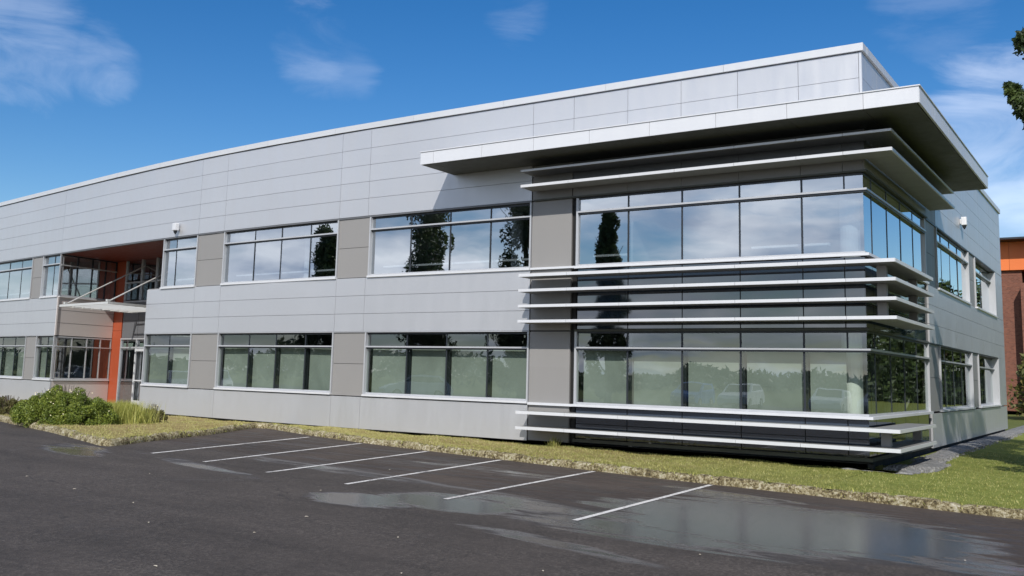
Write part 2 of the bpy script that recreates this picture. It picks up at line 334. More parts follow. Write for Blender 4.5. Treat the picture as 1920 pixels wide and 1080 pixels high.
class MB:
    def __init__(s): s.v = []; s.f = []; s.t = []; s.m = []
    def box(s, x0, x1, y0, y1, z0, z1, mp=world, tone=0., mi=0, faces=None):
        if x1 < x0: x0, x1 = x1, x0
        b = len(s.v)
        P = [mp(x0, y0), mp(x1, y0), mp(x1, y1), mp(x0, y1)]
        # keep winding outward whatever the map does
        ar = sum(P[i][0]*P[(i+1) % 4][1]-P[(i+1) % 4][0]*P[i][1] for i in range(4))
        if ar < 0: P = P[::-1]
        s.v += [(p[0], p[1], z0) for p in P] + [(p[0], p[1], z1) for p in P]
        F = [(0, 3, 2, 1), (4, 5, 6, 7), (0, 1, 5, 4), (1, 2, 6, 5), (2, 3, 7, 6), (3, 0, 4, 7)]
        for q in F: s.f.append(tuple(b+i for i in q)); s.t.append(tone); s.m.append(mi)
        return s
    def quad(s, pts, tone=0., mi=0):
        b = len(s.v); s.v += list(pts); s.f.append(tuple(range(b, b+len(pts)))); s.t.append(tone); s.m.append(mi); return s
    def prism(s, poly, z0, z1, tone=0., mi=0):
        n = len(poly); b = len(s.v)
        ar = sum(poly[i][0]*poly[(i+1) % n][1]-poly[(i+1) % n][0]*poly[i][1] for i in range(n))
        if ar < 0: poly = poly[::-1]
        s.v += [(p[0], p[1], z0) for p in poly] + [(p[0], p[1], z1) for p in poly]
        s.f.append(tuple(b+i for i in range(n))[::-1]); s.f.append(tuple(b+n+i for i in range(n)))
        for i in range(n): s.f.append((b+i, b+(i+1) % n, b+n+(i+1) % n, b+n+i))
        s.t += [tone]*(n+2); s.m += [mi]*(n+2); return s
    def tube(s, a, b_, r0, r1=None, n=8, tone=0., mi=0):
        r1 = r0 if r1 is None else r1
        a = Vector(a); c = Vector(b_); d = (c-a).normalized()
        u = d.orthogonal().normalized(); w = d.cross(u); b = len(s.v)
        for p, r in ((a, r0), (c, r1)):
            for i in range(n):
                t = 2*math.pi*i/n; s.v.append(tuple(p+u*math.cos(t)*r+w*math.sin(t)*r))
        for i in range(n): s.f.append((b+i, b+(i+1) % n, b+n+(i+1) % n, b+n+i))
        s.f.append(tuple(b+i for i in range(n))[::-1]); s.f.append(tuple(b+n+i for i in range(n)))
        s.t += [tone]*(n+2); s.m += [mi]*(n+2); return s
    def build(s, name, mats, parent=None, smooth=False):
        if not s.f: return None
        return mesh_obj(name, s.v, s.f, mats, parent, s.t, s.m, smooth)
def jit(a=.03): return random.uniform(-a, a)

# ------------------------------------------------------------------ ground, roads
def zlot(x): return -.25 - .012*min(max(x, -17), 10)
def asphalt_sheet():
    xs = sorted(set(list(np.linspace(-90, -17, 8)) + list(np.linspace(-17, 10, 15)) + list(np.linspace(10, 60, 6))))
    ys = [-44, -30, -20, -10, -5, -1.0, .2, 12]
    v = [(x, y, zlot(x)-(.12 if y > 0 else 0)) for x in xs for y in ys]; m = len(ys)
    f = [(i*m+j, (i+1)*m+j, (i+1)*m+j+1, i*m+j+1) for i in range(len(xs)-1) for j in range(m-1)]
    tag(mesh_obj('car_park', v, f, MAT['asphalt']), kind='structure')
asphalt_sheet()
tag(mesh_obj('ground', [(-900, -900, -.6), (900, -900, -.6), (900, 900, -.6), (-900, 900, -.6)], [(0, 1, 2, 3)], MAT['field']), kind='structure')
# outer edge of the kerb, from the right, round the planted island, off to the left
KR = [(60, -9.6), (30, -6.9), (12, -5.2), (5, -4.5), (2.4, -4.3), (0, -4.03), (-2.35, -3.85), (-4.19, -3.65), (-6.61, -3.30), (-8.75, -3.0), (-11.0, -2.68), (-13.33, -2.1), (-15.7, -1.35)]
KC = [(-16.0, -1.45), (-15.95, -1.75), (-14.75, -4.1), (-13.9, -6.5), (-13.35, -7.72)]
KL = [(-13.3, -7.98), (-13.55, -8.02), (-15.2, -7.5), (-16.7, -7.05), (-20.3, -6.0), (-24, -4.9), (-34, -1.5), (-60, 12)]
kpath = KR + KC + KL
def resample(P, step):
    out = []
    for a, b in zip(P[:-1], P[1:]):
        L = math.dist(a, b); n = max(1, int(L/step))
        out += [(a[0]+(b[0]-a[0])*i/n, a[1]+(b[1]-a[1])*i/n) for i in range(n)]
    return out + [P[-1]]
def offset(P, d):
    out = []
    for i, p in enumerate(P):
        a = P[max(0, i-1)]; b = P[min(len(P)-1, i+1)]; tx, ty = b[0]-a[0], b[1]-a[1]; L = math.hypot(tx, ty) or 1
        out.append((p[0]+ty/L*d, p[1]-tx/L*d))
    return out
def kerb():
    P = resample([p for p in kpath if abs(p[0]) < 40], .09)
    prof = [(0, -.12), (0.0, .05), (.015, .095), (.05, .125), (.10, .135), (.15, .135), (.19, .11), (.19, -.12)]
    v = []; f = []
    base = [offset(P, d) for d, _ in prof]
    last = 0
    for i, p in enumerate(P):
        blk = math.floor(i*.09/1.0); gap = (i % 11 == 0)
        for k, (d, h) in enumerate(prof):
            q = base[k][i]; j = (0.005 if 0 < k < 7 else 0)
            hh = h + random.uniform(-j, j) + .012*math.sin(blk*2.3) - (.03 if gap and 1 < k < 7 else 0)
            v.append((q[0]+random.uniform(-j, j), q[1]+random.uniform(-j, j), zlot(p[0])+hh))
    m = len(prof)
    for i in range(len(P)-1):
        for k in range(m-1): f.append((i*m+k, i*m+k+1, (i+1)*m+k+1, (i+1)*m+k))
    o = mesh_obj('kerb', v, f, MAT['kerb'], smooth=True); tag(o, kind='structure')
# offset sign check: the kerb body must lie on the building side of the path
_t = offset([(0, 0), (-1, 0)], .2)[0]
KS = 1 if _t[1] > 0 else -1
_off = offset
def offset(P, d, f=_off): return f(P, d*KS)
kerb()
def zverge(x, y, t):            # t = 0 at the kerb, 1 at the wall
    return (zlot(x)+.12)*(1-t) + (-.09+.015*min(1, max(0, (-x-9)/6)))*t + (.025*math.sin(x*1.7)*math.sin(t*3.1) + .012*math.sin(x*5+y*7))*min(1, abs(x))
VERGE = []
def verge():
    pieces = []
    A = resample(KR[5:] + [(-16.02, -1.44)], .3)
    pieces.append(([p for p in offset(A, .16)], [(p[0], 1.2) for p in A], 12, 1.0))
    B = resample(KR[:6], .5)
    pieces.append((offset(B, .16), [(p[0], 160) for p in B], 60, 3.0))
    Cc = resample([(-13.64, -7.76), (-13.8, -7.78), (-15.2, -7.35), (-16.7, -6.9), (-20.3, -5.85), (-24, -4.75), (-34, -1.35), (-60, 12.2)], .3)
    n = len(Cc); Q = resample([(-16.22, -1.3), (-16.8, 1.2), (-26, 3.0), (-36, 5.5), (-60, 20)], .05)
    pieces.append((Cc, [Q[int(i/(n-1)*(len(Q)-1))] for i in range(n)], 16, 1.0))
    v = []; f = []
    for Fp, Bp, m, pw in pieces:
        b = len(v); bend = Fp[0][0] > 10
        for p, q in zip(Fp, Bp):
            for k in range(m+1):
                t = (k/m)**pw
                x, y = p[0]+(q[0]-p[0])*t, p[1]+(q[1]-p[1])*t
                tz = t if not bend else min(1, (y-p[1])/5.23)
                z = zverge(x, y, tz)
                if bend: z = (zlot(x)+.12)*(1-tz) + (-.09-.08*min(1, max(0, x)/3))*tz + .02*math.sin(x*1.3+y)*min(1, abs(x))
                v.append((x, y, z))
        for i in range(len(Fp)-1):
            for k in range(m): f.append((b+i*(m+1)+k, b+i*(m+1)+k+1, b+(i+1)*(m+1)+k+1, b+(i+1)*(m+1)+k))
        VERGE.append((Fp, Bp, pw, bend))
    me = mesh_obj('grass_verge', v, f, MAT['verge'], smooth=True)
    bm = bmesh.new(); bm.from_mesh(me.data); bmesh.ops.recalc_face_normals(bm, faces=bm.faces)
    if sum(fc.normal.z for fc in bm.faces) < 0: bmesh.ops.reverse_faces(bm, faces=bm.faces)
    bm.to_mesh(me.data); bm.free(); tag(me, kind='structure')
verge()
def blades_mesh(name, pts, hmin, hmax, wid, mat, label, cat, lean=.5, kind='stuff', parent=None, clump=1):
    n = len(pts); pts = np.array(pts)
    h = RNG.uniform(hmin, hmax, n); a = RNG.uniform(0, 2*np.pi, n); ln = RNG.uniform(0, lean, n)*h; la = RNG.uniform(0, 2*np.pi, n)
    w = wid*RNG.uniform(.6, 1.3, n)
    dx, dy = np.cos(a)*w/2, np.sin(a)*w/2
    v = np.empty((n*3, 3)); v[0::3] = pts + np.stack([dx, dy, 0*dx], 1); v[1::3] = pts - np.stack([dx, dy, 0*dx], 1)
    v[2::3] = pts + np.stack([np.cos(la)*ln, np.sin(la)*ln, h], 1)
    f = np.arange(n*3).reshape(n, 3)
    o = mesh_obj(name, v.tolist(), f.tolist(), mat, parent, (RNG.uniform(0, 1, n)+(np.clip((-pts[:, 0]-4)/9, 0, 1)*.42 if name == 'grass' else 0)).tolist())
    if kind: tag(o, label, cat, kind=kind)
    return o
def grass():
    pts = []
    for (Fp, Bp, pw, bend), cnt in zip(VERGE, (38000, 30000, 26000)):
        N_ = len(Fp)
        if bend: idx = [i for i, p in enumerate(Fp) if p[0] < 7.]
        elif Fp[0][0] > -10: idx = list(range(N_))
        else: idx = [i for i, p in enumerate(Fp) if p[0] > -24]
        for _ in range(cnt):
            i = random.choice(idx[:-1] if idx[-1] == N_-1 else idx); u = random.random()
            p = [Fp[i][k]*(1-u)+Fp[i+1][k]*u for k in (0, 1)]; q = [Bp[i][k]*(1-u)+Bp[i+1][k]*u for k in (0, 1)]
            if bend:
                L = q[1]-p[1]; t = (random.random()**1.6)*20/L
                x, y = p[0], p[1]+L*t; tz = min(1, (y-p[1])/5.23)
                if -0.9 < 0 and x < .9 and y > -.3 and y < 23 and random.random() < .8: continue
                z = (zlot(x)+.12)*(1-tz) + (-.09-.08*min(1, max(0, x)/3))*tz + .02*math.sin(x*1.3+y)*min(1, abs(x))
            else:
                t = random.random()**1.25; x, y = p[0]+(q[0]-p[0])*t, p[1]+(q[1]-p[1])*t; z = zverge(x, y, t)
            pts.append((x, y, z-.005))
    blades_mesh('grass', pts, .015, .045, .015, MAT['grass'], 'short sun-bleached grass blades on the verge', 'grass', .8)
    # shaggy fringe hanging over the kerb
    P = resample([p for p in kpath if -24 < p[0] < 9], .05); fr = []
    O = offset(P, .1)
    for _ in range(5000):
        k = random.randrange(len(P)-1); d = random.random(); q = (P[k][0]*(1-d)+O[k][0]*d*1., P[k][1]*(1-d)+O[k][1]*d)
        dens = .5+.5*math.sin(q[0]*2.1)*math.sin(q[0]*.83+1)
        if q[0] > -4: dens *= .45
        if q[1] < -5.5 and q[0] < -13: dens *= .3
        if random.random() > dens+.15: continue
        fr.append((q[0]+random.uniform(-.03, .03), q[1]+random.uniform(-.03, .03), zlot(q[0])+.02+.11*min(1, d*2.5)*random.random()**.4))
    blades_mesh('kerb_grass', fr, .02, .07, .018, MAT['strawleaf'], 'dry straw-coloured grass fringe creeping over the kerb', 'grass', 1.6)
grass()
def gravel():
    MBg = MB(); v = []; f = []
    # strip along the side wall that widens at the front corner
    edge = [(-.4, -.5, -.2), (-.4, .5, .8), (1.0, .4, 1.1), (2.5, .3, .95), (4, .2, .7), (8, .0, .6), (14, 0, .6), (24, -.1, .6), (30, -.1, .6)]
    rows = []
    for k in range(len(edge)-1):
        a, b = edge[k], edge[k+1]
        for j in range(8): rows.append(tuple(a[i]+(b[i]-a[i])*j/8 for i in range(3)))
    for y, x0, x1 in rows:
        for j in range(6):
            x = x0+(x1+jit(.05)-x0)*j/5
            tz = min(1, (y+4.1)/5.23)
            z = (zlot(x)+.12)*(1-tz) + (-.09-.08*min(1, max(0, x)/3))*tz
            v.append((x, y, z+.045*(1-abs(j-2.5)/2.6)+.012+jit(.008)))
    for i in range(len(rows)-1):
        for j in range(5): f.append((i*6+j, i*6+j+1, (i+1)*6+j+1, (i+1)*6+j))
    tag(mesh_obj('gravel_strip', v, f, MAT['gravel'], smooth=True), kind='structure')
    st = MB()
    for _ in range(2600):
        y = random.uniform(.2, 20) if random.random() < .45 else random.uniform(.2, 4); k = random.random()
        w = .85 if y < 3 else .6
        x = .15+k*w; r = random.uniform(.012, .035); z = -.10-.03*k+random.uniform(-.01, .03)
        if y < 4: z = -.11+.03*math.sin(y*2)
        st.tube((x, y, z-r), (x+jit(.01), y+jit(.01), z+r*1.2), r*1.3, r*.5, 5, tone=jit(.3))
    tag(st.build('gravel', MAT['gravel']), 'loose grey gravel stones along the foot of the side wall', 'gravel', kind='stuff')
gravel()
def line(a, b, w=.085):
    a = Vector((*a, 0)); b = Vector((*b, 0)); d = (b-a).normalized(); n = Vector((-d.y, d.x, 0))*w/2
    v = []; f = []; K = 24
    for i in range(K+1):
        p = a+(b-a)*i/K; j = jit(.004)
        for q in (p+n*(1+j*5), p-n*(1-j*5)): v.append((q.x, q.y, zlot(q.x)+.004))
    for i in range(K): f.append((2*i, 2*i+1, 2*i+3, 2*i+2))
    o = mesh_obj('bay_marking', v, f, MAT['paint'])
    if o.data.polygons[0].normal.z < 0: o.data.flip_normals()
    tag(o, kind='structure')
for a, b in [((-11.6, -8.18), (-12.96, -2.55)), ((-9.78, -8.41), (-10.97, -2.8)), ((-7.83, -8.69), (-8.75, -3.08)), ((-5.9, -8.84), (-6.61, -3.38)), ((-3.82, -9.01), (-4.24, -3.72)), ((-1.52, -9.33), (-1.79, -4.0))]:
    line(a, b)

# ------------------------------------------------------------------ the office building
OB = empty('office_building', (0, 0, 0), 'two-storey silver clad office block with glazed corner bay and wide flat canopy', 'building')
ZC0, ZC1 = 5.98, 8.52          # upper cladding
ROWS_U = [5.98, 6.49, 6.98, 7.47, 7.96, 8.515]
ROWS_M = [2.69, 3.19, 3.70, 4.21]
G = .009
NOJ = {-61, -45.6, -44.3, -39.2, -38.0, -35.3, -27.8, -24.3, -17.4, -51.6, -42, -46, -33.9, -31.0}
def panels(mb, mp, xs, rows, n0=0., th=.05, tone=.018):
    tn = {}
    for a, b in zip(xs[:-1], xs[1:]):
        ga, gb = (0 if a in NOJ else G/2), (0 if b in NOJ else G/2)
        for z0, z1 in zip(rows[:-1], rows[1:]):
            tn[z0] = tn.get(z0, 0) if a in NOJ else jit(tone)
            mb.box(a+ga, b-gb, n0, n0+th, z0+G/2, z1-G/2, mp, tn[z0])
def bowed(x0, x1, cuts):        # joints in [x0,x1], with more cuts on the curve
    xs = sorted({x0, x1, *[c for c in cuts if x0 < c < x1]}); return xs
CUTS = [-61, -56.3, -51.6, -50.3, -45.6, -44.3, -39.2, -38.0, -35.3, -33.9, -31.3, -27.8, -24.3, -21.4, -20.0, -17.4, -14.71, -13.58, -8.09, -6.9]
top = MB()
xs = [x for x in CUTS if x <= -8.09]
panels(top, front, xs, ROWS_U)
panels(top, front, [-8.09, -6.9, -5.42, -4.05, -2.69, -1.33, -.06], [7.22, 7.96, 8.515])
top.box(-.055, 0., 0, .05, 7.22, 8.515, front, .06)
panels(top, side, [0.055, 1.35, 2.7, 4.05, 5.4, 6.8, 8.1], [7.22, 7.96, 8.515])
panels(top, side, [8.1, 11.1, 14.0, 16.6, 19.5, 22.6], ROWS_U)
top.build('upper_cladding', MAT['panel'], OB)
core = MB()   # dark backing just behind the panel joints
for i in range(len(xs)-1): core.box(xs[i], xs[i+1], .055, .12, 5.99, 8.50, front)
core.box(-8.09, -.06, .055, .12, 7.2, 8.5, front); core.box(.13, 22.55, .055, .12, 7.2, 8.5, side); core.box(8.1, 22.55, .055, .12, 5.99, 7.195, side)
cop = MB()
xc = [-61, -56, -51, -46, -42, -39, -36, -33, -30, -27, -24, -21, -18, -15, -12, -9, -6, -3, .05]
for a, b in zip(xc[:-1], xc[1:]): cop.box(a+.003, b-.003, -.05, .30, 8.535, 8.70, front, jit(.02))
for a, b in zip(np.linspace(.31, 22.7, 8)[:-1], np.linspace(.31, 22.7, 8)[1:]): cop.box(a+.003, b-.003, -.05, .30, 8.535, 8.70, side, jit(.02))
cop.build('roof_coping', MAT['coping'], OB)
mid = MB()
panels(mid, front, [-61, -56.3, -51.6, -46, -42, -39.2, -35.3, -33.9, -31.3], ROWS_M)
mid.build('middle_cladding', MAT['panel'], OB); mid = MB()
panels(mid, front, [-24.3, -21.4, -20.0, -17.4, -14.71, -13.58, -8.09], ROWS_M)
mid.build('middle_cladding', MAT['panel'], OB); mid = MB()
panels(mid, side, [6.7, 8.1, 11.1, 14.0, 16.6, 19.5, 22.6], ROWS_M)
mid.build('middle_cladding', MAT['panel'], OB)
core.box(-24.25, -22.5, .055, .6, 2.7, 4.2, front)
for a, b in zip([-61, -56, -51, -46, -42, -39, -36, -33.5], [-56, -51, -46, -42, -39, -36, -33.5, -31.35]): core.box(a, b, .055, .12, 2.7, 4.2, front); core.box(a, b, .055, .12, .02, .86, front)
for a, b in zip([-22.5, -20, -17.4, -14.7, -12], [-20, -17.4, -14.7, -12, -8.09]): core.box(a, b, .055, .12, 2.7, 4.2, front)
core.box(6.7, 22.55, .055, .12, 2.7, 4.2, side); core.box(6.7, 22.55, .055, .12, .02, .86, side)
low = MB()
panels(low, front, [-61, -56.3, -51.6, -46, -42, -39.2, -35.3, -33.9, -31.3], [0, .875])
low.build('lower_cladding', MAT['panel'], OB); low = MB()
panels(low, front, [-24.3, -20.0, -14.71, -13.58, -8.09], [0, .875])
low.build('lower_cladding', MAT['panel'], OB); low = MB()
panels(low, side, [6.7, 8.1, 11.1, 14.0, 16.6, 19.5, 22.6], [0, .875])
low.build('lower_cladding', MAT['panel'], OB)
for a, b in zip([-24.25, -22, -20, -17.4, -14.7, -12], [-22, -20, -17.4, -14.7, -12, -8.09]): core.box(a, b, .055, .12, .02, .86, front)
core.build('backing_wall', MAT['joint'], OB)
# flat grey fillets round the foot of each storey's windows are part of the windows below
pl = MB()
for a, b in zip([-61, -51, -42, -36, -33.5], [-51, -42, -36, -33.5, -31.3]): pl.box(a, b, .1, .3, -.5, .0, front)
pl.build('plinth', MAT['black'], OB); pl = MB()
for a, b in zip([-24.3, -21, -18, -15, -12], [-21, -18, -15, -12, 0]): pl.box(a, b, .1, .3, -.5, .0 if b < -1 else -.003, front)
pl.box(-12, -.31, .1, .3, -.5, .005, front); pl.box(.1, 22.6, .1, .3, -.5, .002, side)
pl.build('plinth', MAT['black'], OB)

def pier(mp, x0, x1, z0, z1, n=.035):
    m = MB(); zm = (z0+z1)/2
    for a, b in ((z0, zm), (zm, z1)): m.box(x0+.008, x1-.008, n, n+.05, a+.006, b-.006, mp, jit(.03))
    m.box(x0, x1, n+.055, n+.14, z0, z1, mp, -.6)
    m.build('pier', MAT['pier'], OB)
UZ = (4.26, 5.93); LZ = (.955, 2.66)
GL = .10
def window(mp, x0, x1, zs, mull, tr, low=False, sill=True, deep=0., piercap=True):
    """one window: frame with its transom and mullions > glass, sill, blind"""
    z0, z1 = zs; d = GL+deep
    f = MB()
    f.box(x0, x0+.042, -.012, d+.06, z0, z1, mp); f.box(x1-.042, x1, -.012, d+.06, z0, z1, mp)
    f.box(x0+.042, x1-.042, d-.02, d+.05, z0, z0+.05, mp)
    f.box(x0+.042, x1-.042, d-.02, d+.05, z1-.05, z1, mp, mi=1)
    f.box(x0+.042, x1-.042, d-.10, d+.05, tr-.012, tr+.028, mp)
    f.box(x0+.042, x1-.042, d-.06, d+.05, tr-.05, tr-.014, mp, mi=1)
    for x in mull:
        f.box(x-.018, x+.018, d-.012, d+.07, z0+.05, tr-.05, mp, mi=1); f.box(x-.018, x+.018, d-.012, d+.07, tr+.028, z1-.05, mp, mi=1)
        if low: f.box(x-.04, x+.04, d+.09, d+.15, z0+.05, tr-.05, mp, mi=1)  # dark bar behind the mullion stands for the interior shadow
    fo = f.build('window', [MAT['frame'], MAT['dark']], OB)
    g = MB(); e = [x0+.042, *mull, x1-.042]
    for i, (a, b) in enumerate(zip(e[:-1], e[1:])):
        for c, dd in ((z0+.05, tr-.05), (tr+.028, z1-.05)):
            t = random.uniform(-.004, .004); t2 = random.uniform(-.004, .004)   # panes never sit quite true
            P = [mp(a, d+t), mp(b, d-t), mp(b, d-t+t2), mp(a, d+t+t2)]
            pts = [(P[0][0], P[0][1], c), (P[1][0], P[1][1], c), (P[2][0], P[2][1], dd), (P[3][0], P[3][1], dd)]
            g.quad(pts if mp is not side else pts[::-1])
    g.build('glass', MAT['glass_low'] if low else MAT['glass'], fo)
    if sill:
        s = MB(); s.box(x0-.0, x1+.0, -.05, d-.021, z0-.055, z0-.002, mp); s.build('sill', MAT['bright'], fo)
    if low:
        bl = MB()
        for a, b in zip(e[:-1], e[1:]): bl.box(a+.05, b-.05, d+.17, d+.18, z0+.02, tr-.01+random.choice((0, 0, .0)), mp, jit(.1))
        bl.build('blind', MAT['blind'], fo)
    else:
        b = MB(); b.box(x0+.1, x1-.1, d+.45, d+.60, z0+.28, z0+.33, mp); b.build('cable_trunking', MAT['inwhite'], fo)
    return fo
# front windows (curved part first)
window(front, -39.1, -33.95, UZ, [-37.8, -36.5, -35.2], 5.55); window(front, -39.1, -33.95, LZ, [-37.8, -36.5, -35.2], 2.26, True)
window(front, -50.3, -45.7, UZ, [-49.1, -48, -46.9], 5.55); window(front, -50.3, -45.7, LZ, [-49.1, -48, -46.9], 2.26, True)
window(front, -44.3, -40.4, UZ, [-43, -41.7], 5.55); window(front, -44.3, -40.4, LZ, [-43, -41.7], 2.26, True)
for a, b in ((-61, -50.3), (-45.7, -44.3), (-40.4, -39.1), (-33.95, -32.95)): pier(front, a, b, 4.22, 5.95); pier(front, a, b, .89, 2.68)
window(front, -32.95, -31.3, UZ, [-32.0], 5.55); window(front, -32.95, -31.3, LZ, [-32.0], 2.26, True)
window(front, -23.45, -21.42, UZ, [-22.75], 5.55); window(front, -24.25, -21.42, LZ, [-22.8], 2.26, True)
for z in (UZ, LZ):
    lw = z is LZ
    window(front, -19.98, -14.72, z, [-18.5, -17.24, -15.95] if 1 else [], 2.26 if lw else 5.55, lw)
    window(front, -13.5, -8.09, z, [-12.05, -10.7, -9.39], 2.26 if lw else 5.57, lw)
for a, b in ((-21.42, -19.98), (-14.72, -13.5)): pier(front, a, b, 4.22, 5.95); pier(front, a, b, .89, 2.68)
tp = MB()     # tall grey pier left of the glazed bay, joints between the shades
for z0, z1 in ((.02, .87), (.9, 1.8), (1.8, 2.66), (2.7, 3.2), (3.2, 3.7), (3.7, 4.2), (4.24, 5.1), (5.1, 5.94), (5.97, 6.4), (6.4, 6.86)):
    tp.box(-8.07, -6.93, .02, .07, z0, z1, front, jit(.02))
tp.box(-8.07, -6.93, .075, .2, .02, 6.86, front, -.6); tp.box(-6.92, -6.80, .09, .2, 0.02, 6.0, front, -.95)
tp.build('pier', MAT['pier'], OB)
ss = MB(); ss.box(-8.07, -6.8, -.05, .019, 4.205, 4.257, front); ss.build('sill', MAT['bright'], OB); ss = MB(); ss.box(-8.07, -6.8, -.05, .019, .875, .935, front); ss.build('sill', MAT['bright'], OB)
# ---- glazed corner bay
BM = [-5.40, -4.04, -2.68, -1.31]; BS = [.72, 2.18, 3.62, 5.08]
def bay_window(zs, tr, low):
    z0, z1 = zs; f = MB(); e = .06
    f.box(-6.79, -6.73, -.012, .12, z0, z1, front)
    f.box(-6.73, -.03, .03, .10, z0, z0+.045, front); f.box(-6.73, -.03, .03, .10, z1-.04, z1, front, mi=1)
    f.box(.11, 6.44, .03, .10, z0, z0+.045, side); f.box(.11, 6.44, .03, .10, z1-.04, z1, side, mi=1)
    f.box(-6.73, .045, -.045, .10, tr-.012, tr+.03, front); f.box(.11, 6.44, -.045, .1, tr-.012, tr+.03, side)
    f.box(-6.73, .02, -.02, .10, tr-.05, tr-.014, front, mi=1); f.box(.11, 6.44, -.02, .1, tr-.05, tr-.014, side, mi=1)
    f.box(6.44, 6.50, -.012, .12, z0, z1, side)
    for mp, ms in ((front, BM), (side, BS)):
        for x in ms:
            f.box(x-.02, x+.02, .035, .12, z0+.045, tr-.05, mp, mi=1); f.box(x-.02, x+.02, .035, .12, tr+.03, z1-.04, mp, mi=1)
            if low: f.box(x-.055, x+.035, .14, .22, z0+.045, tr-.05, mp, mi=1)  # dark bars again in place of shadow inside the room
    f.box(-.44, -.41, .035, .1, tr+.03, z1-.04, front, mi=1)
    fo = f.build('window', [MAT['frame'], MAT['dark']], OB); tag(fo, 'wide corner window wrapping round both walls of the bay')
    g = MB()
    for mp, e in ((front, [-6.73, *BM, -.045]), (side, [.045, *BS, 6.44])):
        for a, b in zip(e[:-1], e[1:]):
            for c, dd in ((z0+.045, tr-.05), (tr+.03, z1-.04)):
                t = random.uniform(-.002, .002); t2 = random.uniform(-.0015, .0015)
                P = [mp(a, .045+t), mp(b, .045-t), mp(b, .045-t+t2), mp(a, .045+t+t2)]
                pts = [(P[0][0], P[0][1], c), (P[1][0], P[1][1], c), (P[2][0], P[2][1], dd), (P[3][0], P[3][1], dd)]
                g.quad(pts if mp is front else pts[::-1])
    g.build('glass', MAT['glass_low'] if low else MAT['glass'], fo)
    s = MB(); s.box(-6.8, .069, -.07, .029, z0-.06, z0-.002, front); s.build('sill', MAT['bright'], fo)
    s = MB(); s.box(.03, 6.5, -.07, .029, z0-.06, z0-.002, side); s.build('sill', MAT['bright'], fo)
    bl = MB()
    if low:
        for a, b in zip([-6.73, *BM], [*BM, -.45]): bl.box(a+.06, b-.06, .26, .27, z0+.02, tr-.01, front, jit(.1))
        bl.build('blind', MAT['blind'], fo)
    else:
        for a, b in ((-6.6, -5.5), (-2.6, -.9)):
            bl = MB(); bl.box(a, b, .55, .7, z0+.28, z0+.33, front); bl.build('cable_trunking', MAT['inwhite'], fo)
bay_window((4.25, 5.93), 5.57, False); bay_window((.94, 2.66), 2.27, True)
def spandrel_band(z0, z1, zs):
    s = MB(); fr = MB()
    for mp, e in ((front, [-6.76, *BM, -.45, -.045]), (side, [.045, *BS, 6.44])):
        for a, b in zip(e[:-1], e[1:]):
            for c, dd in zip([z0, *zs], [*zs, z1]): s.box(a+.012, b-.012, .045, .06, c+.01, dd-.01, mp, 0)
        lo, hi = (e[0], -.07) if mp is front else (.07, e[-1])
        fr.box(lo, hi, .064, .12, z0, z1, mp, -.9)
    o = s.build('spandrel', MAT['spandrel'], OB); fr.build('spandrel_frame', MAT['dark'], o)
spandrel_band(.14, .87, [.48]); spandrel_band(2.72, 4.18, [3.2, 3.69])
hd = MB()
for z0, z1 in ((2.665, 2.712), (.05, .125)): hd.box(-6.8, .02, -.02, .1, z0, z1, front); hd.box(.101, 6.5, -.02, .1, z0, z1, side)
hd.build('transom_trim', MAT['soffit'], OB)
ub = MB()
panels(ub, front, [-6.9, *BM, -.44, -.03], [5.985, 6.38], .0, .04, .02); panels(ub, side, [.01, *BS, 6.5, 8.05], [5.985, 6.38], .0, .04, .02)
uk = MB(); panels(uk, front, [-6.9, *BM, -.44, -.03], [6.38, 6.86], .0, .04, .02); panels(uk, side, [.01, *BS, 6.5, 8.05], [6.38, 6.86], .0, .04, .02); uk.build('bay_header', MAT['slate'], OB)  # upper row in a darker panel: shade under the slab put into its colour
ub.build('bay_header', MAT['pier'], OB)
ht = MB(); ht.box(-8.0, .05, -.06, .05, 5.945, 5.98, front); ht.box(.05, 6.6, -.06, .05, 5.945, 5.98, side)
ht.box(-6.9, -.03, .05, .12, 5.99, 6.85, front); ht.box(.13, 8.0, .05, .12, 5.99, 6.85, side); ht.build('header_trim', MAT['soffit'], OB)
hm = MB()   # drip trims under the cladding bands
for a, b in zip([-24.3, -21, -18, -15, -12], [-21, -18, -15, -12, -8.09]):
    hm.box(a, b, -.012, .06, 2.665, 2.688, front)
for a, b in zip([-61, -51, -42, -36, -33.5], [-51, -42, -36, -33.5, -31.3]): hm.box(a, b, -.012, .06, 2.665, 2.688, front)
for a, b in zip([-61, -51, -42, -36, -31.3, -24.3, -21, -18, -15, -12], [-51, -42, -36, -31.3, -24.3, -21, -18, -15, -12, -8.09]): hm.box(a, b, .0, .12, 5.935, 5.975, front, -.7)  # darkened strip standing for the header shadow above the upper windows
hm.build('drip_trim', MAT['frame'], OB)
# ---- side wall windows
for z in (UZ, LZ):
    lw = z is LZ; tr = 2.26 if lw else 5.56
    window(side, 8.15, 13.95, z, [9.4, 10.85, 12.3], tr, lw, deep=.0)
    window(side, 15.35, 20.55, z, [16.8, 18.3], tr, lw, deep=.13)
    for a, b in ((6.52, 8.13), (13.97, 15.33)): pier(side, a, b, z[0]-.04, z[1]+.02)
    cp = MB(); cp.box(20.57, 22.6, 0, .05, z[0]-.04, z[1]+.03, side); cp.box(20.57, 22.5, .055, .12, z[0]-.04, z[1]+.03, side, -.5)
    cp.build('pier', MAT['panel'], OB)
hs2 = MB()
for z in (5.945, 2.665): hs2 = MB(); hs2.box(6.52, 20.6, .0, .34, z, z+.035, side); hs2.build('drip_trim', MAT['dark'], OB)
